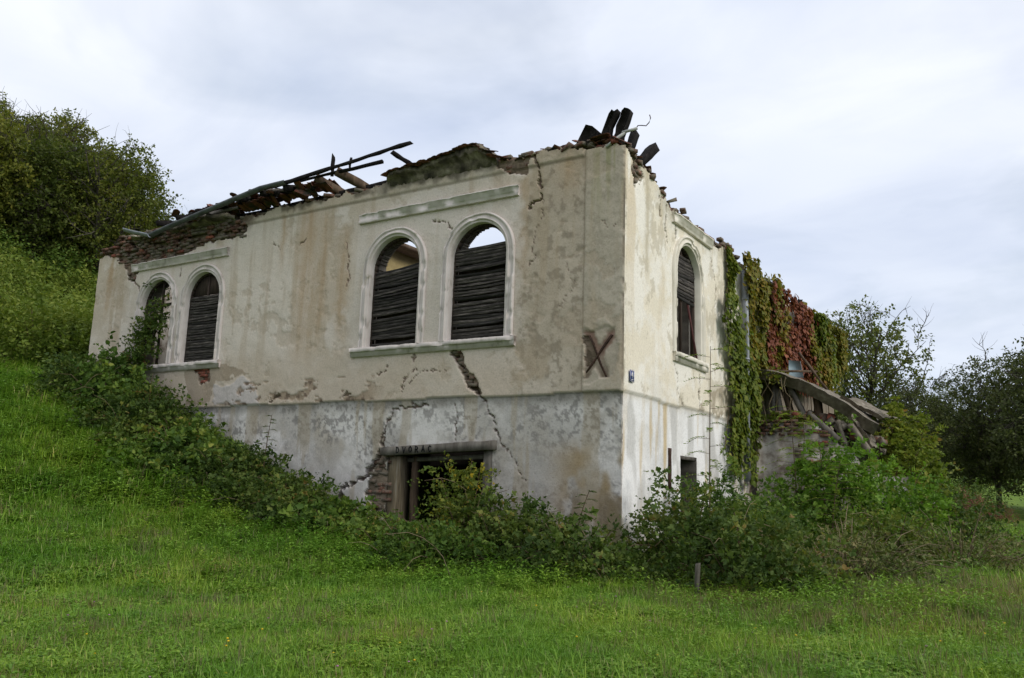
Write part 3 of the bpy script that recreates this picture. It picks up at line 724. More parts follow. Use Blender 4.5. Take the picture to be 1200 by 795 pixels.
# ---- bricks (shared meshes)
def brick_mesh(name, mat, s, jit):
    b = MB(); b.box((0, 0, 0), s, jit=jit); return b.mesh(name, mat)
BRK = [brick_mesh('brick', M['brick'], (0.245, 0.12, 0.066), 0.010) for _ in range(4)] + [brick_mesh('brick', M['brick'], (0.15, 0.12, 0.066), 0.016) for _ in range(2)]
BRR = [brick_mesh('brick', M['brick_red'], (0.245, 0.12, 0.066), 0.010) for _ in range(3)] + [brick_mesh('brick', M['brick_red'], (0.13, 0.12, 0.066), 0.016)]
def brick(parent, p, rot, red=False):
    o = bpy.data.objects.new('brick', random.choice(BRR if red else BRK))
    o.location = p; o.rotation_euler = rot
    return link(o, parent)

def lay_bricks(wallo, side, polys, redset=(), prob=0.76, corbel=None):
    F = FL if side == 'L' else FR
    for pi, poly in enumerate(polys):
        P = np.array(poly); u0, z0 = P.min(0); u1, z1 = P.max(0)
        row = 0
        zc = z0 + 0.04
        while zc < z1:
            uc = u0 + (0.13 if row % 2 else 0.0)
            while uc < u1:
                if inpoly(np.array([uc]), np.array([zc]), poly)[0] and random.random() < (0.0 if pi == 2 and side == 'L' else prob):
                    d = -0.085 + random.uniform(-0.03, 0.03)
                    if corbel and pi in corbel: d += max(0, (zc - corbel[pi][0])) * corbel[pi][1]
                    if zc < 3.4: d -= 0.045
                    rz = random.gauss(0, 0.06) + (math.pi / 2 if side == 'R' else 0)
                    brick(wallo, F(uc, d, zc), (random.gauss(0, .05), random.gauss(0, .045), rz), pi in redset or random.random() < 0.04)
                uc += 0.258
            zc += 0.076; row += 1
lay_bricks(wallL, 'L', BR_L, redset={2, 4, 5}, corbel={0: (7.45, 0.22)})
lay_bricks(wallR, 'R', BR_R)
# loose and broken bricks on the wall heads
def head_bricks(wallo, side, top, n, a0, a1, seed, lift=0.02):
    F = FL if side == 'L' else FR
    rs = random.Random(seed)
    for i in range(n):
        a = a0 + (a1 - a0) * (i + rs.random()) / n
        zt = float(np.interp(a, [p[0] for p in top], [p[1] for p in top]))
        brick(wallo, F(a, -rs.uniform(-0.02, 0.25), zt + rs.uniform(-0.04, 0.06) + lift), (rs.gauss(0, .12), rs.gauss(0, .15), rs.gauss(0, .35) + (math.pi / 2 if side == 'R' else 0)), rs.random() < 0.06)
head_bricks(wallL, 'L', TOP_L, 26, 0.1, 2.9, 1)
head_bricks(wallL, 'L', TOP_L, 26, 5.8, 10.6, 2)
head_bricks(wallL, 'L', TOP_L, 44, 10.8, 16.2, 3, 0.05)
head_bricks(wallR, 'R', TOP_R, 60, 0.2, 6.4, 4, 0.0)
head_bricks(wallR, 'R', TOP_R, 40, 8.0, 16.2, 5, 0.0)

# ---- window surrounds, frames, slats
def surround(F, wn, mat, name='window', wd=0.20):
    uc, r, z0, zs = wn['uc'], wn['r'], wn['z0'], wn['zs']
    prof = [(-0.005, -0.26), (-0.005, 0.010), (0.008, 0.022), (0.045, 0.022), (0.048, 0.05), (0.06, 0.062), (0.078, 0.055), (0.082, 0.032), (0.155, 0.030), (0.158, 0.058), (0.185, 0.058), (wd, 0.04), (wd, -0.02)]
    path = [((uc - r), z, -1, 0) for z in np.linspace(z0, zs, 40)]
    path += [(uc - r * math.cos(t), zs + r * math.sin(t), -math.cos(t), math.sin(t)) for t in np.linspace(0, math.pi, 56)[1:-1]]
    path += [((uc + r), z, 1, 0) for z in np.linspace(zs, z0, 40)]
    V = []; Fc = []
    k = len(prof)
    for (a, z, nu_, nz_) in path:
        ch1 = sstep(.66, .74, vnoise(a * 5 + uc, z * 5, seed=3)); ch2 = sstep(.70, .78, vnoise(a * 6, z * 6 + uc, seed=8))
        for (o, d) in prof:
            if o > .15 and d > 0: d = d - .035 * float(ch1)
            elif .04 < o < .09 and d > 0: d = d - .035 * float(ch2)
            V.append(F(a + nu_ * o, d + random.uniform(-.003, .003), z + nz_ * o))
    for i in range(len(path) - 1):
        for j in range(k - 1):
            Fc.append((i * k + j, i * k + j + 1, (i + 1) * k + j + 1, (i + 1) * k + j))
    return hpart(name, mesh_from(name, np.array(V), Fc, mat))

def wood_frame(F, wn, mat, parent, depth=-0.17, bar=0.055, transom=True, mullion=True):
    uc, r, z0, zs = wn['uc'], wn['r'], wn['z0'], wn['zs']
    b = MB()
    path = [(uc - r + bar * .4, z0)] + [(uc - (r - bar * .4) * math.cos(t), zs + (r - bar * .4) * math.sin(t)) for t in np.linspace(0, math.pi, 17)] + [(uc + r - bar * .4, z0)]
    up = F(0, 1, 0)
    for p, q in zip(path[:-1], path[1:]):
        b.beam(F(p[0], depth, p[1]), F(q[0], depth, q[1]), bar, 0.09, up=up)
    if transom: b.beam(F(uc - r, depth - .004, zs), F(uc + r, depth - .004, zs), 0.05, 0.06, up=up)
    if mullion: b.beam(F(uc, depth - .008, z0), F(uc, depth - .008, zs + r), 0.05, 0.05, up=up)
    return obj('frame', b.mesh('frame', mat), parent)

def slats(F, wn, parent, z0, z1, tilt=0.0, seed=0, pitch=0.068, gap=()):
    rs = random.Random(seed)
    n = int((z1 - z0) / pitch)
    meshes = []
    Lx = 2 * wn['r'] - 0.09
    for k in range(3):
        b = MB(); segs = 6
        V = []; Fc = []
        for i in range(segs + 1):
            t = i / segs - 0.5
            sag = -0.02 * (1 - 4 * t * t) * (0.2 + 0.5 * k)
            for (y, zq) in ((-0.009, -0.036), (0.009, -0.036), (0.009, 0.036), (-0.009, 0.036)):
                V.append((t * Lx, y + rs.uniform(-.002, .002), zq + sag + rs.uniform(-.004, .004)))
        for i in range(segs):
            for j in range(4): Fc.append((i * 4 + j, i * 4 + (j + 1) % 4, i * 4 + 4 + (j + 1) % 4, i * 4 + 4 + j))
        Fc += [(3, 2, 1, 0), (segs * 4, segs * 4 + 1, segs * 4 + 2, segs * 4 + 3)]
        meshes.append(mesh_from('slat', np.array(V), Fc, M['slat']))
    for i in range(n):
        if i in gap: continue
        z = z0 + (i + 0.5) * pitch
        o = bpy.data.objects.new('slat', rs.choice(meshes))
        o.location = F(wn['uc'], -0.125 + rs.uniform(-.006, .006), z + rs.uniform(-.008, .008))
        lou = RAD(9) + rs.gauss(0, 0.24)
        tl = tilt * (0.4 + 0.6 * i / n) + rs.gauss(0, 0.008) + (rs.gauss(0, .04) if rs.random() < .28 else 0)
        if F.side == 'L': o.rotation_euler = (-lou, -tl, 0)
        else: o.rotation_euler = (-lou, -tl, math.pi / 2)
        link(o, parent)

names = ['leftmost arched window half hidden by climbing bramble', 'arched window with intact grey slat shutter beside the overgrown one', 'arched window with sagging slats and yellow inner wall showing', 'arched window over the cellar door with sky showing through its head']
wobj = []
for i, wn in enumerate(WIN_L):
    s_ = surround(FL, wn, M['moulding']); s_['label'] = names[i]
    wood_frame(FL, wn, M['frame_wood'], s_, mullion=(i < 2), transom=(i < 2))
    wobj.append(s_)
slats(FL, WIN_L[1], wobj[1], 4.60, 6.32, 0.0, 11)
slats(FL, WIN_L[2], wobj[2], 4.60, 6.34, 0.11, 12, gap=(1, 9))
slats(FL, WIN_L[3], wobj[3], 4.60, 6.54, 0.035, 13, gap=(3, 11, 20))
for k, zt in ((1, 6.3), (2, 6.25), (3, 6.5)):
    b = MB(); b.box(FL(WIN_L[k]['uc'], -.27, (4.56 + zt) / 2), (1.30, .02, zt - 4.56)); b.build('added_slat_backing', M['frame_wood'], wobj[k])  # dark boards added behind the slats so the lit room stays hidden
b = MB(); b.box(FL(11.79, -.20, 6.56), (1.2, .03, .48)); b.build('head_board', M['frame_wood'], wobj[1])
sR = surround(FR, WIN_R[0], M['moulding_r']); sR['label'] = 'arched side window with broken shutter'
wood_frame(FR, WIN_R[0], M['frame_wood'], sR, mullion=True, transom=False)
slats(FR, WIN_R[0], sR, 5.72, 6.72, 0.02, 14)
b = MB()
b.beam(FR(2.72, -.10, 4.5), FR(2.62, -.14, 5.7), .05, .03, up=(1, 0, 0)); b.build('fallen_batten', M['frame_wood'], sR)
b = MB(); b.beam(FR(3.70, -.02, 4.47), FR(3.50, -.16, 5.75), .06, .03, up=(1, 0, 0)); b.build('fallen_batten', M['red_wood'], sR)
b = MB(); b.add([FR(2.55, -.2, 5.55), FR(2.95, -.22, 5.62), FR(3.05, -.25, 5.3), FR(2.75, -.2, 5.0), FR(2.6, -.24, 5.2)], [(0, 1, 2, 3, 4)])
b.build('torn_curtain', M['curtain'], sR)

def bar_mould(name, F, a0, a1, z, prof, mat, seg=10):
    """prof: closed (d, dz) outline swept along the wall"""
    V = []; Fc = []; k = len(prof)
    for i in range(seg + 1):
        a = a0 + (a1 - a0) * i / seg
        ch = float(sstep(.62, .72, vnoise(a * 4.3, z * 3, seed=6)))
        for (d, dz) in prof: V.append(F(a, d - (ch * random.uniform(.015, .05) if d > .07 else 0) + random.uniform(-.004, .004), z + dz + random.uniform(-.004, .004)))
    for i in range(seg):
        for j in range(k): Fc.append((i * k + j, i * k + (j + 1) % k, (i + 1) * k + (j + 1) % k, (i + 1) * k + j))
    Fc += [tuple(range(k)), tuple(seg * k + j for j in range(k))[::-1]]
    return hpart(name, mesh_from(name, np.array(V), Fc, mat))
HOOD = [(-.03, 0), (.055, 0), (.062, .008), (.062, .075), (.078, .082), (.078, .185), (.095, .19), (.095, .212), (-.03, .22)]
SILL = [(-.26, .005), (-.26, .09), (.09, .09), (.105, .085), (.105, .005), (.095, 0), (.058, -.005), (.055, -.10), (-.03, -.105)]
bar_mould('window_hood', FL, 2.30, 6.52, 7.38, HOOD, M['moulding'], 70)
bar_mould('window_hood', FL, 10.90, 14.86, 7.20, HOOD, M['moulding'], 60)
bar_mould('window_hood', FR, 2.25, 4.55, 7.16, HOOD, M['moulding_r'], 34)
bar_mould('window_sill', FL, 2.29, 6.52, 4.46, SILL, M['moulding'], 70)
bar_mould('window_sill', FL, 10.85, 14.4, 4.46, SILL, M['moulding'], 60)
bar_mould('window_sill', FR, 2.28, 4.2, 4.38, SILL, M['moulding_r'], 34)

# ---- cellar door: lintel with its lettering, posts; cellar window
b = MB(); b.beam(FL(5.50, -.10, 2.325), FL(2.66, -.10, 2.46), 0.30, 0.17, jit=0.008, seg=10)
lintel = hpart('lintel', b.mesh('lintel', M['grey_wood'])); lintel['label'] = 'grey timber lintel lettered DVORAC over the cellar door'
GLY = {'D': [[(0, 0), (0, 1), (.4, .9), (.58, .5), (.4, .08), (0, 0)]], 'V': [[(0, 1), (.28, 0), (.6, 1)]], 'O': [[(.3, 1), (.03, .7), (.03, .3), (.3, 0), (.57, .3), (.57, .7), (.3, 1)]],
       'R': [[(0, 0), (0, 1), (.45, .9), (.5, .65), (.38, .5), (0, .45)], [(.25, .47), (.58, 0)]], 'A': [[(0, 0), (.3, 1), (.58, 0)], [(.12, .36), (.47, .36)]], 'C': [[(.55, .85), (.3, 1), (.05, .7), (.05, .3), (.3, 0), (.55, .15)]],
       '4': [[(.45, 0), (.45, 1), (0, .35), (.62, .35)]]}
def strokes(mb, F, txt, a, z, h, wd, step, d, sgn, slope=0.0, jit=0.0):
    for ch in txt:
        jz = random.uniform(-jit, jit)
        for st in GLY.get(ch, []):
            for (p, q) in zip(st[:-1], st[1:]):
                A = a + sgn * p[0] * h; B = a + sgn * q[0] * h
                P0 = F(A, d, z + jz + p[1] * h); P1 = F(B, d, z + jz + q[1] * h)
                e = (P1 - P0).normalized() * (wd * .4)
                mb.beam(P0 - e, P1 + e, wd, 0.004, up=F(0, 1, 0))
        a += sgn * step; z += slope * step
b = MB(); strokes(b, FL, 'DVORAC', 5.06, 2.292, 0.115, 0.024, 0.165, 0.060, -1, 0.0475, 0.006)
hl = b.build('lettering', M['plain_black'], lintel)
b = MB(); b.beam(FL(5.20, -.24, -0.2), FL(5.20, -.24, 2.24), 0.30, 0.34, up=(0, 1, 0), jit=0.012, seg=6); hpart('door_post', b.mesh('door_post', M['post_wood']))
b = MB(); b.beam(FL(4.86, -.36, -0.2), FL(4.86, -.36, 2.24), 0.12, 0.14, up=(0, 1, 0), jit=0.012, seg=6); hpart('door_post', b.mesh('door_post', M['brown_wood']))
b = MB(); b.beam(FL(2.88, -.22, -0.2), FL(2.88, -.22, 2.37), 0.20, 0.30, up=(0, 1, 0), jit=0.01, seg=6); hpart('door_post', b.mesh('door_post', M['grey_wood']))
b = MB(); b.beam(FL(5.1, -.36, 2.17), FL(2.9, -.36, 2.26), 0.12, 0.09, jit=.006, seg=4); hpart('door_head', b.mesh('door_head', M['grey_wood']))
b = MB(); b.beam(FR(2.76, -.12, 2.40), FR(3.73, -.12, 2.40), 0.12, 0.10, jit=.005, seg=3); hpart('cellar_window_lintel', b.mesh('cellar_window_lintel', M['grey_wood']))
b = MB(); b.box(FR(3.24, -1.2, 1.7), (.1, 2.6, 2.6)); hpart('cellar_dark_panel', b.mesh('cellar_dark_panel', M['plain_black']))  # black panel added inside the opening, standing in for the unlit cellar
# iron ties
b = MB()
b.beam(FL(.70, -.02, 4.45), FL(.31, -.035, 3.57), .035, .03, up=(0, 1, 0), jit=.008, seg=5)
b.beam(FL(.24, -.012, 4.43), FL(.76, -.03, 3.76), .035, .03, up=(0, 1, 0), jit=.008, seg=5)
hpart('iron_tie', b.mesh('iron_tie', M['iron']))
b = MB(); b.beam(FR(2.18, -.02, 1.74), FR(2.18, -.02, 2.53), .06, .05, up=(1, 0, 0), jit=.004, seg=5); hpart('iron_tie', b.mesh('iron_tie', M['iron']))
# drain pipe on the side wall
b = MB(); b.tube([FR(6.62, .14, 7.15), FR(6.62, .13, 5.9), FR(6.63, .13, 4.2), FR(6.63, .12, 2.0)], .088, 10)
for zq in (6.4, 4.9, 3.2): b.tube([FR(6.62, .135, zq), FR(6.62, .135, zq + .05)], .098, 10)
hpart('drain_pipe', b.mesh('drain_pipe', M['zinc'], True))

# ---- remains of the roof
b = MB(); b.beam(FL(15.6, -.28, 8.20), FL(5.9, -.28, 8.33), .18, .14, jit=.02, seg=16)
roof = hpart('roof', b.mesh('roof', M['char'])); roof['label'] = 'collapsed eaves of charred timbers, tiles and a bent gutter'
def rbeam(name, a, b_, wd, ht, mat, jit=.012, ragged=.05, seg=4, up=(0, 0, 1)):
    q = MB(); q.beam(a, b_, wd, ht, up=up, jit=jit, ragged=ragged, seg=seg); return obj(name, q.mesh(name, mat), roof)
# corbelled cornice block over the paired windows
def crest(a):
    """uneven top of the surviving cornice, highest near a = 3.45"""
    return float(np.interp(a, [2.7, 2.95, 3.3, 3.5, 4.2, 4.7, 5.75], [.08, .24, .47, .49, .38, .34, .26]))
def cornice(a0, a1, zb, proj, ht, seed, name='cornice_remnant', mat=None):
    rs = np.random.RandomState(seed); n = int((a1 - a0) / 0.05)
    V = []; Fc = []
    for i in range(n + 1):
        a = a0 + (a1 - a0) * i / n
        e = min(1.0, min(i, n - i) / 5 + 0.35)
        pr = proj * e * (0.6 + 0.8 * float(vnoise(a * 2.3, 0.0, seed=seed)))
        h_ = (crest(a) if ht is None else ht) * (0.85 + 0.3 * float(vnoise(a * 7.1, 9.0, seed=seed)))
        for (d, dz) in ((-.35, 0), (.035, 0), (.05, h_ * .35), (pr * .45, h_ * .5), (pr * .9, h_ * .62), (pr, h_ * .66), (pr * .93, h_), (-.35, h_)):
            V.append(FL(a, d + rs.uniform(-.022, .022), zb + dz + rs.uniform(-.022, .022)))
    k = 8
    for i in range(n):
        for j in range(k): Fc.append((i * k + j, i * k + (j + 1) % k, (i + 1) * k + (j + 1) % k, (i + 1) * k + j))
    Fc += [tuple(range(k)), tuple(n * k + j for j in range(k))[::-1]]
    return obj(name, mesh_from(name, np.array(V), Fc, mat or M['cornice']), roof)
M['cornice'] = simple_noise_mat('sooty_cornice', [(0.34, (0.035, 0.030, 0.023)), (0.48, (0.10, 0.086, 0.062)), (0.6, (0.22, 0.19, 0.14)), (0.72, (0.36, 0.335, 0.27))], 3.0, bstr=.8, bdist=.03)
# tile mesh
def tile_mesh(k):
    rs = random.Random(k); V = []; n = 4
    xs = [-.09, -.03, .03, .09]; ys = [0, .19, .33, .38]
    for zt in (0, -.016):
        for j, y in enumerate(ys):
            for x in xs:
                xx = x * (1.0 if j < 3 else .6)
                V.append((xx, y + rs.uniform(-.006, .006), zt + .018 * (1 - (x / .09) ** 2)))
    Fc = []
    for s_ in (0, 16):
        for j in range(3):
            for i in range(3): Fc.append((s_ + j * 4 + i, s_ + j * 4 + i + 1, s_ + j * 4 + i + 5, s_ + j * 4 + i + 4))
    rim = [0, 1, 2, 3, 7, 11, 15, 14, 13, 12, 8, 4]
    for a, c in zip(rim, rim[1:] + rim[:1]): Fc.append((a, c, c + 16, a + 16))
    return mesh_from('tile', np.array(V), Fc, M['tile'])
TIL = [tile_mesh(k) for k in range(4)]
def tile(p, rot):
    o = bpy.data.objects.new('tile', random.choice(TIL)); o.location = p; o.rotation_euler = rot; return link(o, roof)
cornice(2.85, 5.75, 8.12, .22, None, 5)
cornice(10.7, 13.3, 7.98, .34, .26, 6)
cornice(13.4, 14.9, 8.02, .26, .16, 7)
for i in range(34):
    a = 10.8 + 4.2 * i / 34 + random.uniform(-.05, .05)
    tile(FL(a, random.uniform(.05, .32), 8.20 - .02 * max(0, a - 13) + random.uniform(-.03, .05)), (RAD(12) + random.gauss(0, .15), random.gauss(0, .2), random.gauss(0, .4)))
rs = random.Random(21)
# a sagging strip of tiles on the eaves, left part
for i in range(62):
    a = 7.6 + 4.6 * (i % 31) / 31 + rs.uniform(-.03, .03); r_ = i // 31
    zt = 8.62 + 0.10 * math.sin(a * 1.7) - 0.03 * abs(a - 9.5) + (0.09 if abs(a - 10.6) < .4 else 0)
    if rs.random() < 0.12: continue
    tile(FL(a, .22 - r_ * .30, zt - 0.10 + r_ * .13 + rs.uniform(-.03, .03)), (RAD(-155) + rs.gauss(0, .10), rs.gauss(0, .12), math.pi + rs.gauss(0, .10)))
for i in range(56):   # slumped tiles and laths heaped behind the gutter
    a = 7.9 + 5.2 * i / 56 + rs.uniform(-.1, .1)
    tile(FL(a, rs.uniform(-.35, .30), 8.40 + .16 * math.sin(a * 2.3) ** 2 - .05 * max(0, a - 10.5) + rs.uniform(-.05, .10)), (rs.gauss(.1, .3), rs.gauss(0, .3), rs.uniform(0, 6)))
for i in range(9):
    a = 8.0 + .55 * i
    rbeam('batten', FL(a + rs.uniform(-.3, .3), rs.uniform(.1, .4), 8.42 - .04 * max(0, a - 10)), FL(a + rs.uniform(.3, .9), rs.uniform(-.5, .1), 8.62 - .05 * max(0, a - 10) + rs.uniform(-.05, .12)), .06, .09, M['char'])
for i in range(30):   # on the cornice block
    a = 2.75 + 3.0 * i / 30 + rs.uniform(-.04, .04)
    pk = 8.12 + crest(a)
    tile(FL(a, .30, pk - .03 + rs.uniform(-.02, .02)), (RAD(10) + rs.gauss(0, .10), rs.gauss(0, .15) + (.25 if a < 3.3 else -.08), rs.gauss(0, .2)))
for i in range(26):   # along the head towards the corner
    a = 0.35 + 2.2 * i / 26 + rs.uniform(-.05, .05)
    tile(FL(a, .05 - rs.uniform(0, .2), 8.10 + .10 * math.sin(min(a, 2) * 1.5) + rs.uniform(0, .06)), (RAD(10) + rs.gauss(0, .18), rs.gauss(0, .2), rs.gauss(0, .6)))
for i in range(16):   # along the side wall near the corner
    a = 0.15 + 1.6 * i / 16
    tile(FR(a, .06 - rs.uniform(0, .2), float(np.interp(a, [0, .44, 1.13, 1.7], [8.06, 7.97, 7.88, 7.66])) + rs.uniform(0, .05)), (RAD(8) + rs.gauss(0, .15), rs.gauss(0, .2), math.pi / 2 + rs.gauss(0, .4)))
# gutter: long half pipe that has dropped at the far end, with a bent-off end piece
def gutter(name, pts, r, mat):
    V = []; Fc = []; sd_ = 9
    pts = [Vector(p) for p in pts]
    for i, p in enumerate(pts):
        d = (pts[min(i + 1, len(pts) - 1)] - pts[max(i - 1, 0)]).normalized()
        u = (Vector((0, 0, 1)) - d * d.z).normalized(); sd2 = d.cross(u)
        for rr in (r, r - .008):
            for k in range(sd_):
                an = math.pi + math.pi * k / (sd_ - 1)
                V.append(p + sd2 * (math.cos(an) * rr) + u * (math.sin(an) * rr))
    m_ = sd_ * 2
    for i in range(len(pts) - 1):
        for k in range(sd_ - 1):
            for o_ in (0, sd_): Fc.append((i * m_ + o_ + k, i * m_ + o_ + k + 1, (i + 1) * m_ + o_ + k + 1, (i + 1) * m_ + o_ + k))
        for k in (0, sd_ - 1): Fc.append((i * m_ + k, i * m_ + sd_ + k, (i + 1) * m_ + sd_ + k, (i + 1) * m_ + k))
    return obj(name, mesh_from(name, np.array(V), Fc, mat, True), roof)
gutter('gutter', [FL(13.5, .5, 7.98), FL(12.8, .5, 8.10), FL(11.5, .5, 8.28), FL(10.3, .5, 8.45), FL(9.3, .5, 8.58), FL(8.5, .48, 8.60)], .085, M['zinc_dark'])
gutter('gutter', [FL(14.65, .5, 8.30), FL(14.1, .5, 8.14), FL(13.52, .5, 7.99)], .095, M['zinc'])
for a, zq in ((12.9, 8.08), (11.6, 8.27), (10.3, 8.45), (9.2, 8.58)):
    b = MB(); b.beam(FL(a, .5, zq - .1), FL(a, .05, zq + .08), .03, .012); b.build('gutter_bracket', M['iron'], roof)
# timbers
rbeam('eaves_board', FL(9.0, .42, 8.56), FL(4.83, .40, 8.86), .05, .085, M['char'], seg=14, ragged=.08, jit=.014)
rbeam('eaves_board', FL(8.3, .30, 8.62), FL(5.7, .30, 8.62), .05, .06, M['char'], seg=6)
rbeam('rafter', FL(7.30, .20, 8.60), FL(7.33, .18, 9.12), .07, .06, M['char'])
rbeam('rafter', FL(6.78, .20, 8.62), FL(6.76, .18, 8.98), .05, .05, M['char'])
rbeam('rafter', FL(7.75, .28, 8.62), FL(7.35, -.5, 8.30), .14, .16, M['brown_wood'])
rbeam('rafter', FL(7.08, .30, 8.66), FL(6.45, -.5, 8.22), .16, .17, M['brown_wood'])
rbeam('rafter', FL(5.45, .30, 8.80), FL(5.15, -.1, 8.55), .06, .09, M['char'])
for a in (8.6, 9.4, 10.2, 11.0, 11.8, 12.6, 13.4):
    rbeam('rafter', FL(a, .42, 8.46 - .05 * max(0, a - 10)), FL(a + rs.uniform(-.1, .1), -.7, 8.75 - .05 * max(0, a - 10) + rs.uniform(-.05, .1)), .11, .14, M['char'])
rbeam('batten', FL(8.0, .05, 8.42), FL(9.9, .38, 8.62), .05, .07, M['grey_wood'])
rbeam('batten', FL(10.6, .1, 8.40), FL(12.2, .42, 8.20), .05, .08, M['grey_wood'])
rbeam('batten', FL(11.3, .22, 8.50), FL(9.0, .26, 8.66), .04, .05, M['char'])
# charred stumps on the corner
def rcorner(name, quad, y0, y1, mat, jit=.012):
    q = MB(); n = len(quad); V = []
    for y in (y0, y1):
        for (x, z) in quad: V.append(Vector((x, y, z)) + Vector([random.uniform(-jit, jit) for _ in range(3)]))
    Fc = [tuple(range(n)), tuple(range(n, 2 * n))[::-1]] + [(i, (i + 1) % n, n + (i + 1) % n, n + i) for i in range(n)]
    q.add(V, Fc); return obj(name, q.mesh(name, mat), roof)
rcorner('charred_stump', [(-1.23, 8.16), (-.96, 8.69), (-.82, 8.62), (-.70, 8.50), (-.78, 8.12)], .2, .36, M['char'])
rcorner('charred_stump', [(-.74, 8.15), (-.48, 8.80), (-.42, 8.88), (-.37, 8.84), (-.29, 8.86), (-.31, 8.78), (-.44, 8.55), (-.46, 8.40), (-.40, 8.10)], .22, .38, M['char'])
rcorner('charred_stump', [(-.52, 8.10), (-.36, 8.42), (-.34, 8.56), (-.27, 8.72), (-.25, 8.86), (-.17, 8.90), (-.11, 8.86), (-.05, 8.82), (-.13, 8.62), (-.24, 8.35), (-.26, 8.08)], .30, .46, M['char'])
rbeam('charred_stump', FR(.52, -.22, 8.0), FR(.85, -.20, 8.58), .13, .15, M['char'])
rbeam('charred_stump', FR(1.15, -.25, 8.05), FR(1.72, -.18, 8.60), .17, .16, M['char'], jit=.02)
b = MB(); b.tube([(-.38, -.05, 8.0), (-.2, -.04, 8.12), (0.0, -.02, 8.23)], .03, 8); b.tube([(-.06, -.03, 8.235), (.23, .0, 8.27)], .028, 8); b.build('conduit', M['pale_pipe'], roof, True)
b = MB(); b.tube([(.10, .1, 8.26), (.2, .1, 8.37), (.28, .1, 8.355), (.36, .1, 8.33), (.42, .1, 8.38), (.45, .1, 8.46), (.43, .1, 8.53)], .010, 5); b.build('wire', M['iron'], roof)
rbeam('rafter', FR(12.6, -.2, 7.3), FR(12.95, -.1, 7.75), .10, .08, M['char'])
rbeam('rafter', FR(13.1, -.2, 7.3), FR(13.4, -.1, 7.62), .08, .07, M['char'])
rbeam('wall_plate', FR(8.6, .02, 7.36), FR(10.2, .06, 7.34), .16, .10, M['grey_wood'])
rbeam('wall_plate', FR(12.6, -.05, 7.36), FR(16.3, 0.0, 7.62), .2, .14, M['char'], seg=8)

# ---- house number
pl = empty('house_number_plate', FR(.29, .03, 3.60)); pl.scale = (.85, .8, .85); tag(pl, 'small blue enamel plate with white 4 on the pale wall by the corner', 'number plate')
b = MB(); b.box(Vector(), (.012, .215, .25)); o = b.build('plate', M['enamel_blue'], pl); o.location = (0, 0, .12)
b = MB()
for (c_, s_) in (((.0, 0, .232), (.004, .19, .008)), ((.0, 0, .008), (.004, .19, .008)), ((.0, .093, .12), (.004, .008, .215)), ((.0, -.093, .12), (.004, .008, .215))): b.box(Vector(c_) + Vector((.009, 0, 0)), s_)
b.build('border', M['enamel_white'], pl)
b = MB(); strokes(b, FR, '4', -.045, .075, .135, .026, .1, .010, 1); b.box((.010, 0, .042), (.004, .11, .014)); b.build('digit', M['enamel_white'], pl)

# ------------------------------------------------------------------ collapsed lean-to beside the house
shed = empty('collapsed_lean_to', (1.5, 8.0, 1.0)); tag(shed, 'collapsed brick lean-to with fallen concrete roof slab beside the side wall', 'shed')
SO = Vector((-1.5, -8.0, -1.0))
def spart(name, mb, mat, parent=None, smooth=False):
    o = obj(name, mb.mesh(name, mat, smooth), parent or shed)
    if parent is None: o.location = SO
    return o
def rough_slab(a, b_, wd, ht, up, seed, seg=16, jit=.03):
    """a broken slab: grid box with uneven edges"""
    random.seed(seed); q = MB(); q.beam(a, b_, wd, ht, up=up, jit=jit, seg=seg, ragged=.1); return q
b = MB()
xs = np.linspace(0.10, 3.5, 24)
V = []; 
for i, x in enumerate(xs):
    zt = 3.46 - 0.02 * x + .05 * math.sin(i * 1.9) - (0.9 * max(0, (x - 1.5)) if x > 1.5 else 0) + (.12 if i % 3 == 0 else 0)
    zt = max(zt, 2.2)
    for (y, z) in ((7.45, .2), (7.75, .2), (7.75, zt), (7.45 + random.uniform(-.02, .02), zt)): V.append((x, y, z))
Fc = []
for i in range(len(xs) - 1):
    for j in range(4): Fc.append((i * 4 + j, i * 4 + (j + 1) % 4, (i + 1) * 4 + (j + 1) % 4, (i + 1) * 4 + j))
Fc += [(0, 1, 2, 3), tuple(len(V) - 4 + k for k in (3, 2, 1, 0))]
b.add(V, Fc); sw = spart('wall', b, M['annex_plaster'])
for r_ in range(5):
    for i in range(5 if r_ < 2 else 4):
        o = bpy.data.objects.new('brick', random.choice(BRK)); o.location = (0.22 + i * .262 + (.13 if r_ % 2 else 0), 7.44 + random.uniform(-.02, .02), 3.18 + r_ * .077); o.rotation_euler = (random.gauss(0, .03), random.gauss(0, .03), random.gauss(0, .05)); link(o, sw)
for i in range(26):
    o = bpy.data.objects.new('brick', random.choice(BRK + BRR)); o.location = (1.1 + random.random() * .7, 7.44, 2.2 + random.random() * 1.1); o.rotation_euler = (random.gauss(0, .1), random.gauss(0, .1), random.gauss(0, .1)); link(o, sw)
b = MB(); b.box((3.5, 10.8, .9), (.3, 5.6, 1.6), jit=.08); spart('outer_wall', b, M['annex_plaster'])
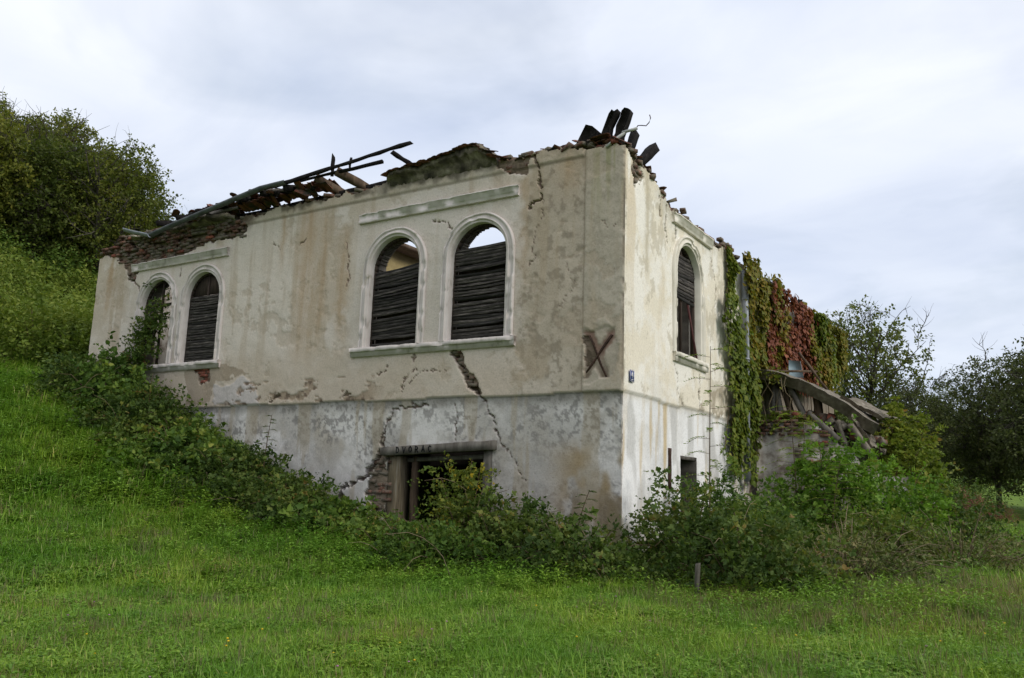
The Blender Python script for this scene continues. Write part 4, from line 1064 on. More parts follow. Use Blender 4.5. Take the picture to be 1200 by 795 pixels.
# the fallen slab, front edge at y ~ 7.9, sloping down from the house
def slab_grid(a, d_, s_, n, m, th, seed, sagf=0.0):
    """a origin, d_ run vector, s_ side vector; uneven broken outline"""
    a, d_, s_ = Vector(a), Vector(d_), Vector(s_); nrm = d_.cross(s_).normalized()
    if nrm.z < 0: nrm = -nrm
    V = []; Fc = []
    for lay in (0, 1):
        for i in range(n + 1):
            for j in range(m + 1):
                t, q = i / n, j / m
                e = Vector((0, 0, 0))
                if j in (0, m): e += s_ * ((float(vnoise(t * 7, j, seed=seed)) - .5) * .12)
                if i in (0, n): e += d_ * ((float(vnoise(q * 6, i, seed=seed + 1)) - .5) * .16)
                h = (float(fbm(t * 9, q * 9, seed=seed + 2, oct=3)) - .5) * .13
                V.append(a + d_ * t + s_ * q + e + nrm * (h * (1 if lay == 0 else .6) - lay * th) + Vector((0, 0, -sagf * math.sin(t * math.pi))))
    o_ = (n + 1) * (m + 1); I = lambda l, i, j: l * o_ + i * (m + 1) + j
    for l in (0, 1):
        for i in range(n):
            for j in range(m): Fc.append((I(l, i, j), I(l, i + 1, j), I(l, i + 1, j + 1), I(l, i, j + 1)))
    for i in range(n):
        for j in (0, m): Fc.append((I(0, i, j), I(0, i + 1, j), I(1, i + 1, j), I(1, i, j)))
    for j in range(m):
        for i in (0, n): Fc.append((I(0, i, j), I(0, i, j + 1), I(1, i, j + 1), I(1, i, j)))
    q_ = MB(); q_.add(V, Fc); return q_
spart('roof_slab', slab_grid((0.05, 7.55, 4.86), (2.75, 0.05, -1.42), (0.1, 2.2, .0), 34, 14, .26, 3, -.24), M['concrete'])
spart('roof_slab', slab_grid((2.1, 8.0, 4.10), (.85, .2, -.50), (.2, 1.0, .05), 12, 12, .09, 9), M['concrete'])
spart('roof_slab', slab_grid((2.3, 7.55, 3.66), (.55, -.12, -.85), (.1, .4, .0), 12, 6, .09, 12), M['concrete'])
def sbeam(name, a, b_, wd, ht, mat, jit=.009, seg=6):
    q = MB(); q.beam(a, b_, wd, ht, jit=jit, seg=seg, ragged=.04, up=(.3, .9, .1)); return spart(name, q, mat)
for (p, q, wd, mt) in (((.40, 7.9, 3.4), (.42, 8.0, 4.5), .11, 'grey_wood'), ((.68, 7.8, 3.4), (.45, 8.0, 4.45), .12, 'grey_wood'), ((.95, 7.9, 3.35), (.62, 8.1, 4.4), .13, 'brown_wood'), ((1.28, 7.7, 3.5), (.82, 7.9, 4.4), .12, 'grey_wood'),
                       ((1.35, 7.55, 3.68), (2.05, 7.4, 3.02), .13, 'grey_wood'), ((1.55, 7.8, 3.4), (1.45, 8.0, 4.1), .16, 'brown_wood'), ((2.0, 7.6, 3.5), (2.2, 7.5, 2.9), .1, 'concrete'), ((2.3, 7.5, 3.4), (2.75, 7.4, 2.7), .13, 'concrete'), ((.1, 7.5, 4.78), (1.15, 9.4, 4.95), .05, 'brown_wood'), ((.9, 8.6, 5.35), (1.6, 8.4, 4.35), .05, 'brown_wood')):
    sbeam('timber', p, q, wd, wd * .8, M[mt])
for i in range(96):
    q = MB(); s_ = random.uniform(.05, .22)
    q.box((0, 0, 0), (s_ * 1.4, s_, s_ * .7), jit=s_ * .16)
    o = obj('rubble', q.mesh('rubble', M[random.choice(['concrete', 'brick_red', 'brick', 'concrete'])]), shed)
    t = random.random()
    o.location = SO + Vector((.5 + t * 2.4 + random.uniform(-.1, .1), 7.6 + random.random() * .7, 3.58 - max(0, t - .35) * 1.35 + random.uniform(-.10, .28) * min(1, .3 + t)))
    o.rotation_euler = [random.uniform(0, 3) for _ in range(3)]
b = MB(); q = [(.45, 9.3, 5.28), (.78, 9.2, 5.22), (.9, 9.0, 4.75), (.5, 9.1, 4.8)]; b.add(q + [(x, y + .02, z) for x, y, z in q], [(0, 1, 2, 3), (7, 6, 5, 4)] + [(k, (k + 1) % 4, 4 + (k + 1) % 4, 4 + k) for k in range(4)])
spart('sheet', b, M['teal_sheet'])
#VEGETATION
# ------------------------------------------------------------------ foliage builders
def unit(v): return v / np.maximum(np.linalg.norm(v, axis=-1, keepdims=True), 1e-9)

def leaf_geo(P, Dv, Nv, Ln, ratio, tint, hexa=True, fold=0.25):
    n = len(P)
    Dv = unit(Dv); S = unit(np.cross(Dv, Nv)); Nn = np.cross(S, Dv)
    Ln = np.asarray(Ln)[:, None]; Wd = Ln * ratio * 0.5
    def pt(t, w_, h): return P + Dv * Ln * t + S * Wd * w_ + Nn * (Ln * h)
    if hexa:
        v = np.stack([pt(0, 0, 0), pt(.28, .95, fold * .3), pt(.68, .75, fold * .22), pt(1, 0, -.08), pt(.68, -.75, fold * .22), pt(.28, -.95, fold * .3)], 1).reshape(-1, 3)
        b = np.arange(n)[:, None] * 6
        F = np.concatenate([b + np.array([[0, 1, 2, 3]]), b + np.array([[0, 3, 4, 5]])], 0)
        tn = np.repeat(tint, 6)
    else:
        v = np.stack([pt(0, 0, 0), pt(.45, 1, fold * .25), pt(1, 0, -.06), pt(.45, -1, fold * .25)], 1).reshape(-1, 3)
        b = np.arange(n)[:, None] * 4
        F = np.concatenate([b + np.array([[0, 1, 2]]), b + np.array([[0, 2, 3]])], 0)
        tn = np.repeat(tint, 4)
    return v, F, tn

def leaf_obj(name, L, mat, parent=None, hexa=True, ratio=0.62, keep=None):
    P, Dv, Nv, Ln, tint = L
    if keep is not None:
        k = keep(P); P, Dv, Nv, Ln, tint = P[k], Dv[k], Nv[k], Ln[k], tint[k]
    v, F, tn = leaf_geo(P, Dv, Nv, Ln, ratio, tint, hexa)
    return obj(name, mesh_from(name, v, F, mat, False, {'tint': ('FLOAT', tn)}), parent)

def sprig_leaves(rs, base, dr, ln, nodes, leafL, leaflets=3, droop=0.25, tint0=None, up=0.6, upr=0.5, lv=None):
    n = len(base)
    t = np.linspace(0.12, 1.0, nodes)
    t = t[None, :] + rs.uniform(-.04, .04, (n, nodes))
    dr = unit(dr)
    pos = base[:, None, :] + dr[:, None, :] * (ln[:, None] * t)[..., None]
    pos[..., 2] -= droop * ln[:, None] * t ** 2
    side = unit(np.cross(dr, rs.normal(size=(n, 3))))
    side2 = np.cross(dr, side)
    ang = (np.arange(nodes) * 2.4)[None, :] + rs.uniform(-.5, .5, (n, nodes)) + rs.uniform(0, 6.28, (n, 1))
    rad = side[:, None, :] * np.cos(ang)[..., None] + side2[:, None, :] * np.sin(ang)[..., None]
    ld = unit(rad * 0.9 + dr[:, None, :] * 0.45 + rs.normal(size=(n, nodes, 3)) * 0.25)
    nr = unit(np.array([0, 0, up]) + rad * 0.35 + rs.normal(size=(n, nodes, 3)) * upr)
    L0 = leafL * rs.uniform(.6, 1.25, (n, nodes))
    if lv is not None: L0 = L0 * lv[:, None]
    if tint0 is None: tint0 = rs.uniform(0, 1, n)
    tn = np.clip(tint0[:, None] * .55 + rs.uniform(0, .5, (n, nodes)), 0, 1)
    pos = pos.reshape(-1, 3); ld = ld.reshape(-1, 3); nr = nr.reshape(-1, 3); L0 = L0.ravel(); tn = tn.ravel()
    if leaflets == 1:
        return pos, ld, nr, L0, tn
    s = unit(np.cross(ld, nr))
    st = pos + ld * (L0 * .5)[:, None]
    Ps = [st]; Ds = [ld]; Ns = [nr]; Ls = [L0]; Ts = [tn]
    for sg in (-1, 1):
        Ps.append(st); Ds.append(unit(ld * .45 + s * sg * .9)); Ns.append(nr + rs.normal(size=nr.shape) * .15); Ls.append(L0 * .82); Ts.append(np.clip(tn + rs.uniform(-.06, .06, len(tn)), 0, 1))
    return [np.concatenate(q) for q in (Ps, Ds, Ns, Ls, Ts)]

def cat_leaves(*Ls): return [np.concatenate([L[k] for L in Ls]) for k in range(5)]

def hemi(rs, n, zmin=-0.15):
    z = rs.uniform(zmin, 1, n); a = rs.uniform(0, 2 * math.pi, n); r = np.sqrt(1 - z * z)
    return np.stack([r * np.cos(a), r * np.sin(a), z], 1)

def wall_keep(P):
    inside = (P[:, 0] < 0.05) & (P[:, 1] > -0.05) & (P[:, 0] > -16.6) & (P[:, 1] < 16.7)
    return ~inside & (P[:, 2] > terrain(P[:, 0], P[:, 1]) - .05)
def door_keep(P):
    inside = (P[:, 0] < 0.05) & (P[:, 1] > -0.05) & (P[:, 0] > -16.6) & (P[:, 1] < 16.7)
    door = (P[:, 0] > -5.2) & (P[:, 0] < -3.0) & (P[:, 1] < .8) & (P[:, 2] < 2.1)
    return (~inside | door) & (P[:, 2] > terrain(P[:, 0], P[:, 1]) - .05)

def bush(name, label, x, y, rx, ry, rz, n, leafL, mat, seed, nodes=7, leaflets=3, ln=(.25, .6), cat='bush', group=None, keep=wall_keep, stem='twig', base=None, tint=(0, 1), lump=.55, droop=.35, shell=.38, nstem=26):
    rs = np.random.RandomState(seed)
    z0 = tz(x, y) if base is None else base
    root = empty(name, (x, y, z0)); tag(root, label, cat, group)
    d = hemi(rs, n, -.05)
    lum = .72 + lump * fbm(d[:, 0] * 1.9 + seed, d[:, 1] * 1.9, d[:, 2] * 1.9, seed=seed, oct=3)
    rho = (shell + (1 - shell) * rs.uniform(0, 1, n)) * lum
    rho = rho * (.62 + .76 * fbm(d[:, 0] * 4.3, d[:, 1] * 4.3, d[:, 2] * 4.3 + seed, seed=seed + 9, oct=2))
    c = np.array([x, y, 0])
    B = c + d * np.array([rx, ry, rz]) * rho[:, None]
    B[:, 2] += terrain(B[:, 0], B[:, 1]) if base is None else base
    gap = fbm(B[:, 0] * 2.3, B[:, 1] * 2.3, B[:, 2] * 2.3, seed=seed + 21, oct=2) > rs.uniform(.30, .46, n)
    B, d = B[gap], d[gap]; n = len(B)
    dr = unit(d * np.array([.8, .8, .6]) + np.array([0, 0, .35]) + rs.normal(size=(n, 3)) * .45)
    lnv = rs.uniform(ln[0], ln[1], n) * np.where(rs.uniform(size=n) < .07, 2.0, 1.0)
    # light and dark sprays, brighter at the tips of the mound
    t0 = np.clip(tint[0] + (tint[1] - tint[0]) * (.75 * sstep(.3, .7, fbm(B[:, 0] * 1.9, B[:, 1] * 1.9, B[:, 2] * 1.9, seed=seed + 3, oct=2)) + .55 * rs.uniform(0, 1, n) ** 1.5 - .12), 0, 1)
    L = sprig_leaves(rs, B, dr, lnv, nodes, leafL, leaflets, droop, t0, lv=rs.uniform(.55, 1.5, n))
    L = list(L); L[0] = L[0] - np.array([x, y, z0])
    kp = (lambda P: keep(P + np.array([x, y, z0]))) if keep else None
    leaf_obj('foliage', L, mat, root, True, .66, kp)
    if nstem:
        b = MB(); pick = rs.choice(n, min(nstem, n), replace=False)
        for i in pick:
            p1 = B[i] + dr[i] * lnv[i] * .8
            q = Vector((x + (B[i, 0] - x) * .25, y + (B[i, 1] - y) * .25, 0)); q.z = tz(q.x, q.y) - .05
            e = Vector(p1); m_ = (q + e) / 2 + Vector((0, 0, .25 * rz))
            if keep is not None and not keep(np.array([tuple(m_), tuple(e)])).all(): continue
            o_ = Vector((x, y, z0))
            b.tube([q - o_, m_ * .6 + q * .4 - o_, m_ * .5 + e * .5 + Vector((0, 0, .06)) - o_, e - o_], [.012, .010, .007, .004], 4, False)
        if b.V: b.build('stems', M[stem], root)
        b = MB()
        for i in range(nstem // 2):      # dead canes arching out of the mound
            j = rs.randint(n); p0 = Vector(B[j]); dd = Vector(unit(d[j] * np.array([1, 1, .4]) + rs.normal(size=3) * .4)); Ln_ = rs.uniform(.4, 1.1)
            pts = [p0 + dd * (Ln_ * t) + Vector((0, 0, .35 * Ln_ * t - .55 * Ln_ * t * t)) for t in (0, .3, .6, 1.0)]
            if keep is not None and not keep(np.array([tuple(p) for p in pts])).all(): continue
            b.tube([p - Vector((x, y, z0)) for p in pts], [.007, .006, .005, .003], 3, False)
        if b.V: b.build('dead_canes', M['dry_stem'], root)['kind'] = 'stuff'
    return root

# ------------------------------------------------------------------ brambles and shrubs round the house
BW = 'brambles along the cracked front wall'
bl = [
 ('low dark bramble against the far left end of the front wall', -15.0, -.9, 1.2, .9, .85, 'bramble_dark'),
 ('bramble mound under the leftmost arched window', -13.5, -1.1, 1.2, 1.0, 1.3, 'bramble'),
 ('dark bramble below the second arched window from the left', -11.9, -1.2, 1.3, 1.2, .95, 'bramble_dark'),
 ('bramble at the grey cement patch of the front wall', -10.3, -1.3, 1.3, 1.25, .72, 'bramble'),
 ('dark bramble under the plinth left of the jagged door crack', -8.6, -1.2, 1.3, 1.2, .66, 'bramble_dark'),
 ('bramble below the arched crack left of the cellar door', -6.9, -1.1, 1.2, 1.1, .68, 'bramble_dark'),
 ('bramble at the foot of the left door post', -5.6, -1.3, 1.0, 1.0, .50, 'bramble'),
]
for i, (lab, x, y, rx, ry, rz, mt) in enumerate(bl):
    sp = i in (1, 3, 6)      # a few are another, broad leaved species
    bush('bramble_bush', lab, x, y, rx, ry, rz, 620 if sp else 900, .105 if sp else .072, M[mt], 100 + i, group=BW, leaflets=1 if sp else 3, nodes=11 if sp else 7)
bush('bramble_bush', 'low bramble on the sill of the dark cellar doorway', -4.2, -1.1, .8, .8, .42, 360, .07, M['bramble'], 120, group=BW, keep=door_keep)
bush('rose_shrub', 'tall light green shrub with yellow leaves reaching into the cellar doorway', -2.75, -.75, .72, .7, 1.65, 560, .06, M['yellow_leaf'], 121, cat='shrub', keep=door_keep, nodes=9, tint=(0, .85))
bush('bramble_bush', 'bramble heaped on the plinth right of the cellar doorway', -1.7, -.95, 1.05, .9, 1.15, 620, .07, M['bramble_dark'], 122, group=BW)
bush('bramble_bush', 'low bramble in front of the house corner', -.15, -1.5, 1.05, .9, .72, 520, .07, M['bramble_dark'], 123, group=BW)
bush('bramble_bush', 'bramble at the grass edge before the cellar doorway', -2.5, -2.0, 1.3, .7, .55, 460, .07, M['bramble'], 124, group=BW)
SW = 'shrubs along the pale side wall'
bush('bramble_bush', 'dense bramble mound at the corner under the house number', 1.15, .1, 1.1, 1.2, 1.45, 780, .07, M['bramble_dark'], 130, group=SW)
bush('bramble_bush', 'dark bramble mound around the wooden stake', 2.5, -1.1, 1.25, .95, .95, 700, .07, M['bramble_dark'], 131, group=SW)
bush('bramble_bush', 'bramble mound below the cellar window', 1.4, 2.3, 1.2, 1.3, 1.75, 760, .07, M['bramble'], 132, group=SW)
bush('bramble_bush', 'bramble mound under the drain pipe', 1.5, 4.6, 1.1, 1.3, 1.25, 620, .07, M['bramble'], 133, group=SW)
bush('leafy_shrub', 'big bright green shrub in front of the fallen roof slab', 2.45, 5.3, 1.25, 1.1, 2.45, 1250, .085, M['bright_leaf'], 134, cat='shrub', leaflets=1, nodes=12, tint=(0, .8), group=SW)
bush('leafy_shrub', 'mid green shrub right of the big bright shrub', 3.45, 6.3, 1.1, 1.1, 1.75, 850, .08, M['bright_leaf'], 135, cat='shrub', leaflets=1, nodes=12, group=SW)
bush('leafy_shrub', 'rightmost grey green shrub below the vine covered shed end', 4.35, 8.0, .95, 1.2, 1.5, 620, .075, M['bramble_dark'], 136, cat='shrub', leaflets=1, nodes=12, group=SW)
bush('dry_thicket', 'dry brownish tangle of stems in front of the side wall shrubs', 3.5, .9, 1.5, 1.3, .68, 520, .05, M['dry_leaf'], 137, cat='thicket', stem='dry_stem', nstem=80, nodes=7, ln=(.3, .8))
bush('dry_thicket', 'dry tangle below the rightmost shrubs', 4.75, 3.9, 1.2, 1.5, .7, 480, .05, M['dry_leaf'], 138, cat='thicket', stem='dry_stem', nstem=60, nodes=7, ln=(.3, .8))
bush('leafy_shrub', 'yellowish shrub between the dry tangle and the bright shrub', 3.6, 3.5, 1.0, 1.0, 1.25, 520, .07, M['yellow_leaf'], 139, cat='shrub', leaflets=1, nodes=11, tint=(0, .75), group=SW)

# bramble climbing into the leftmost window
def climb(name, label, pts, n, leafL, mat, seed, wd=.25, keep=None, depth=(.02, .22)):
    rs = np.random.RandomState(seed)
    pts = np.array(pts, float)
    seg = rs.randint(0, len(pts) - 1, n); t = rs.uniform(0, 1, n)[:, None]
    B = pts[seg] * (1 - t) + pts[seg + 1] * t + rs.normal(size=(n, 3)) * np.array([wd, .10, wd * .8])
    root = empty(name, tuple(pts[0])); tag(root, label, 'climber')
    dr = unit(rs.normal(size=(n, 3)) * .7 + np.array([.1, -.6, .3]))
    L = list(sprig_leaves(rs, B, dr, rs.uniform(.15, .4, n), 6, leafL, 3, .4))
    if keep is not None:
        k = keep(L[0]); L = [q[k] for q in L]
    L[0] = L[0] - pts[0]
    leaf_obj('foliage', L, mat, root, True, .66)
    b = MB()
    for k in range(6):
        j = rs.normal(size=pts.shape) * .12; j[0] *= .3
        b.tube([Vector(p) - Vector(pts[0]) for p in (pts + j)], [.014] * (len(pts) - 1) + [.005], 4, False)
    b.build('stems', M['twig'], root)
    return root
def win1_keep(P):
    a = -P[:, 0]
    inw = arch(a, P[:, 2], 13.66, .62, 4.5, 6.22)
    return (P[:, 1] < -.03) | (inw & (P[:, 1] < .3))
climb('climbing_bramble', 'dark bramble climbing into the leftmost arched window', [(-13.9, -.35, 4.0), (-13.95, -.22, 4.7), (-13.75, -.10, 5.4), (-13.5, .02, 6.0)], 300, .075, M['bramble_dark'], 141, .30, win1_keep)

# tall weeds and saplings
def pinnate(name, label, x, y, h, nfr, frl, seed, mat, lean=(0, 0), cat='sapling', z0f=.25, nl=9, leafL=.07, z0=None):
    rs = np.random.RandomState(seed); zb = tz(x, y) if z0 is None else z0
    root = empty(name, (x, y, zb)); tag(root, label, cat)
    b = MB(); top = Vector((lean[0], lean[1], h))
    stem = [Vector((lean[0] * t * t, lean[1] * t * t, h * t)) for t in np.linspace(0, 1, 7)]
    b.tube(stem, list(np.linspace(.018, .005, 7)), 5, False)
    Ls = []
    for i in range(nfr):
        t = z0f + (1 - z0f) * (i + .5) / nfr
        p = np.array([lean[0] * t * t, lean[1] * t * t, h * t])
        a = i * 2.4 + rs.uniform(-.4, .4)
        d = np.array([math.cos(a), math.sin(a), .35]); f = frl * rs.uniform(.7, 1.15) * (1 - .45 * t)
        q = np.linspace(.2, 1, nl)
        ax = p + d * (f * q)[:, None]; ax[:, 2] -= .45 * f * q ** 2
        b.tube([Vector(p), Vector(ax[nl // 2]), Vector(ax[-1])], [.005, .004, .002], 3, False)
        sd_ = unit(np.cross(d, [0, 0, 1.]))
        for sg in (-1, 1):
            n_ = nl
            Ls.append((ax, unit(sd_ * sg + d * .35 + rs.normal(size=(n_, 3)) * .12), unit(np.array([0, 0, 1.]) + rs.normal(size=(n_, 3)) * .25), leafL * rs.uniform(.8, 1.15, n_), np.clip(rs.uniform(.2, .8) + rs.uniform(-.2, .2, n_), 0, 1)))
    leaf_obj('foliage', cat_leaves(*Ls), mat, root, True, .45)
    b.build('stem', M['twig'], root)
pinnate('sapling', 'slender sapling with feathery leaves against the pale side wall', 1.0, 1.55, 4.0, 22, .8, 151, M['locust'], (.08, -.1))
for i, (x, y, h, lab) in enumerate(((1.55, 5.5, 3.1, 'bushy locust sapling with feathery leaves below the drain pipe'), (1.35, 6.5, 2.9, 'locust sapling close to the end of the pale plinth'), (2.2, 5.2, 2.4, 'locust sapling leaning over bramble before the shed wall'), (2.5, 4.3, 2.0, 'low yellow green locust sapling beside the big bright shrub'))):
    pinnate('sapling', lab, x, y, h, 26, .95, 160 + i, M['locust'], (.3 * (i % 2), -.4))
pinnate('tall_weed', 'tall thin weed standing before the white plinth left of the cellar door', -8.25, -.7, 1.7, 16, .28, 171, M['bramble_dark'], (.15, 0), 'weed', .3, 5, .06)
pinnate('tall_weed', 'tall weed leaning out of the bramble near the house corner', -.55, -.75, 1.35, 14, .3, 172, M['bramble_dark'], (.25, .1), 'weed', .3, 5, .07)

# ------------------------------------------------------------------ creeper on the side wall
def creeper(name, label, polys, n, leafL, mat, seed, depth, spill=.12):
    """polys in (v, z) on the side wall; leaves overlap like shingles and hang"""
    rs = np.random.RandomState(seed)
    A = []
    for poly in polys:
        P = np.array(poly); lo, hi = P.min(0), P.max(0)
        k = int(n / len(polys)); q = rs.uniform(lo, hi, (k * 4, 2))
        wv = (fbm(q[:, 0] * 3, q[:, 1] * 3, seed=seed, oct=3) - .5) * .55
        wh_ = rs.normal(0, spill, len(q)) * np.where(rs.uniform(size=len(q)) < .35, 2.2, .6)
        q = q[inpoly(q[:, 0] + wv + wh_, q[:, 1] + wv * .6, poly)]
        dens = fbm(q[:, 0] * 2.2, q[:, 1] * 1.2, seed=seed + 1, oct=3)
        q = q[dens > rs.uniform(.24, .47, len(q))]
        A.append(q[:k])
    A = np.concatenate(A); n = len(A)
    lob = fbm(A[:, 0] * 1.8, A[:, 1] * .9, seed=seed + 2, oct=3)
    d = depth[0] + (depth[1] - depth[0]) * sstep(.32, .68, lob) * rs.uniform(.35, 1.0, n) + rs.uniform(0, .05, n)
    B = np.stack([d, A[:, 0], A[:, 1]], 1)
    o = np.array([0.05, A[:, 0].mean(), A[:, 1].min()])
    root = empty(name, tuple(o)); tag(root, label, 'creeper', 'creepers on the ruin')
    Dv = unit(np.stack([rs.uniform(.0, .5, n), rs.normal(0, .55, n), -rs.uniform(.4, 1.0, n)], 1))
    Nv = unit(np.stack([rs.uniform(.5, 1.0, n), rs.normal(0, .35, n), rs.uniform(.1, .8, n)], 1))
    tint = np.clip(.5 * fbm(A[:, 0] * 1.1, A[:, 1] * .7, seed=seed + 4, oct=3) + .55 * rs.uniform(0, 1, n) - .05, 0, 1)
    leaf_obj('foliage', [B - o, Dv, Nv, leafL * rs.uniform(.5, 1.5, n), tint], mat, root, True, .85)
    b = MB()
    for k in range(9):
        i = rs.randint(n); v, z = A[i]
        pts = [Vector((.05, v + rs.normal() * .15, z)) - Vector(o)]
        for s_ in range(4): pts.append(pts[-1] + Vector((rs.uniform(-.01, .02), rs.normal() * .12, -.45 if z > 5 else -.25)))
        b.tube(pts, [.006, .009, .011, .013, .015], 4, False)
    b.build('stems', M['twig'], root)
    return root
creeper('creeper', 'green creeper strip beside the drain pipe on the pale side wall', [[(4.9, 6.2), (5.7, 6.4), (5.9, 5.4), (6.1, 4.4), (6.4, 3.0), (6.2, 2.2), (5.7, 2.2), (5.5, 4.4), (5.2, 5.2)], [(5.5, 7.5), (5.75, 7.5), (5.7, 6.2), (5.5, 6.2)], [(6.0, 5.6), (7.7, 5.2), (7.8, 3.4), (7.4, 2.0), (5.9, 2.0)], [(6.2, 5.8), (7.0, 5.7), (7.1, 3.0), (6.2, 3.0)]], 5600, .11, M['vine_green'], 201, (.05, .26))
creeper('creeper', 'olive green creeper hanging from the wall head right of the drain pipe', [[(6.3, 7.6), (9.6, 7.5), (10.0, 6.3), (9.4, 4.9), (8.2, 4.5), (7.4, 5.0), (7.2, 6.4), (6.4, 6.9)]], 5200, .11, M['vine_yellow'], 202, (.06, .32), .35)
creeper('creeper', 'rust red creeper curtain hanging on the side wall', [[(8.4, 6.9), (9.3, 7.35), (12.4, 7.3), (13.6, 6.6), (12.6, 4.8), (10.6, 4.7), (9.4, 4.6), (8.6, 5.2)]], 7800, .115, M['vine_red'], 203, (.12, .42), .7)
creeper('creeper', 'ochre and green creeper curtain at the far end of the side wall', [[(11.6, 7.35), (13.5, 7.4), (16.0, 7.5), (16.7, 7.2), (16.9, 6.7), (16.0, 5.9), (15.0, 5.4), (14.2, 5.1), (12.6, 5.0), (12.2, 6.0)]], 12500, .12, M['vine_yellow'], 204, (.12, .48), .4)
creeper('creeper', 'green creeper streak inside the ochre curtain', [[(12.6, 7.3), (13.9, 7.35), (14.6, 6.4), (14.9, 5.3), (13.2, 5.3), (13.0, 6.3)]], 2800, .12, M['vine_green'], 205, (.2, .5), .5)
bush('vine_mound', 'yellow green vine smothering the end of the collapsed lean-to', 3.15, 9.0, 1.0, 1.4, 3.0, 1900, .085, M['vine_lime'], 206, cat='vine', leaflets=1, nodes=10, ln=(.14, .32), base=1.0, shell=.72, droop=.6, nstem=20, lump=.4, keep=None)
b = MB(); rs = np.random.RandomState(210)
for k in range(9):
    p = Vector((.12 + rs.uniform(0, .9), 7.5 + rs.uniform(-.15, .3), 4.75 - rs.uniform(0, .35))); pts = [p]
    for q in range(5): pts.append(pts[-1] + Vector((rs.normal() * .07 - .02, rs.normal() * .05 - .02, -rs.uniform(.12, .30))))
    b.tube([v - Vector((.4, 7.5, 3.0)) for v in pts], [.010, .009, .008, .007, .006, .004], 4, False)
o = b.build('dead_vine', M['dry_stem']); o.location = (.4, 7.5, 3.0); tag(o, 'tangle of dry vine stems hanging from the fallen roof slab', 'dead vine')
bush('vine_mound', 'yellow green vine trailing over the top of the fallen slab by the wall',   .35, 7.9, .35, .4, .22, 70, .08, M['vine_green'], 208, cat='vine', leaflets=1, nodes=8, ln=(.15, .4), base=4.6, nstem=0, droop=.9)
bush('vine_mound', 'small vine patch on the broken top of the shed wall', .85, 7.55, .75, .3, .28, 200, .07, M['vine_green'], 207, cat='vine', leaflets=1, nodes=8, ln=(.12, .3), base=3.42, nstem=0, droop=.7)

# ------------------------------------------------------------------ trees
def tree_meshes(seed, height, crown_r, z0, nlimb, ntar, leafL, mat, nodes=9, bare=0, hexa=False, clump=.5, trunk_r=.16, trunks=1, lump=.6, low=.05):
    rs = np.random.RandomState(seed)
    wood = MB(); att = []; 
    def path(p0, d, L, n, wob, upb):
        pts = [np.array(p0, float)]; d = np.array(d, float)
        for i in range(n):
            d = unit(d + rs.normal(size=3) * wob + np.array([0, 0, upb])); pts.append(pts[-1] + d * L / n)
        return pts
    for k in range(trunks):
        a = rs.uniform(0, 6.28)
        ln = height * .82
        tr = path((0, 0, -.2), (math.cos(a) * .12 * (1 + trunks), math.sin(a) * .12 * (1 + trunks), 1), ln, 9, .10, .12)
        rad = np.linspace(trunk_r, trunk_r * .15, 10)
        wood.tube(tr, list(rad), 8, False)
        for j in range(nlimb // trunks):
            t = rs.uniform(.22, .95); i = min(int(t * 9), 8); p = tr[i] + (tr[i + 1] - tr[i]) * (t * 9 - i)
            az = j * 2.4 + rs.uniform(-.5, .5)
            L = crown_r * (1.15 - .65 * abs(t - .4)) * rs.uniform(.75, 1.1)
            lp = path(p, (math.cos(az), math.sin(az), .35 + .5 * t), L, 6, .20, .10)
            r0 = trunk_r * (1 - t * .75) * .55
            wood.tube(lp, list(np.linspace(r0, r0 * .18, 7)), 5, False)
            for q in lp[2:]: att.append(q)
            for _ in range(2):
                q0 = lp[rs.randint(2, 6)]; sp = path(q0, unit(rs.normal(size=3) + np.array([0, 0, .3])), L * .5, 4, .25, .08)
                wood.tube(sp, list(np.linspace(r0 * .4, r0 * .1, 5)), 4, False)
                for q in sp[1:]: att.append(q)
        att += tr[5:]
    att = np.array(att)
    cz = (height + z0) / 2; rz = (height - z0) / 2
    d = hemi(rs, ntar, -1)
    lum = .55 + lump * fbm(d[:, 0] * 2.1 + seed, d[:, 1] * 2.1, d[:, 2] * 2.1, seed=seed, oct=3)
    rho = (rs.uniform(.12, 1, ntar) ** .5) * lum
    T = np.array([0, 0, cz]) + d * np.array([crown_r, crown_r, rz]) * rho[:, None]
    # keep targets gathered around the limbs so that gaps stay open
    dist = np.linalg.norm(T[:, None, :] - att[None], axis=2); nn = dist.argmin(1); dm = dist[np.arange(ntar), nn]
    T = T * .75 + att[nn] * .25
    for i in np.nonzero(rs.uniform(size=ntar) < .5)[0]:
        a = att[nn[i]]; m_ = (a + T[i]) / 2 + np.array([0, 0, .08])
        wood.tube([a, m_, T[i]], [.018, .012, .006], 3, False)
    for _ in range(bare):
        a = att[rs.randint(len(att))]; dd = unit(a - np.array([0, 0, cz * .8]) + rs.normal(size=3) * .4); dd[2] = abs(dd[2]) * .8 + .25
        sp = path(a, dd, crown_r * rs.uniform(.35, .75), 6, .22, .08); wood.tube(sp, list(np.linspace(.028, .007, 7)), 3, False)
        for q in sp[2:5]:
            for __ in range(2):
                s2 = path(q, dd + rs.normal(size=3) * .8, crown_r * .25, 3, .2, .05); wood.tube(s2, [.012, .009, .006, .004], 3, False)
    dr = unit(rs.normal(size=(ntar, 3)) + d * .6 + np.array([0, 0, .15]))
    t0 = np.clip(.6 * fbm(T[:, 0] * .8, T[:, 1] * .8, T[:, 2] * .8, seed=seed + 7, oct=2) + .45 * rs.uniform(0, 1, ntar), 0, 1)
    L = sprig_leaves(rs, T - dr * clump * .5, dr, rs.uniform(.6, 1.3, ntar) * clump, nodes, leafL, 1, .25, t0)
    v, F, tn = leaf_geo(L[0], L[1], L[2], L[3], .62, L[4], hexa)
    return mesh_from('crown', v, F, mat, False, {'tint': ('FLOAT', tn)}), wood.mesh('trunk', M['bark'], True)

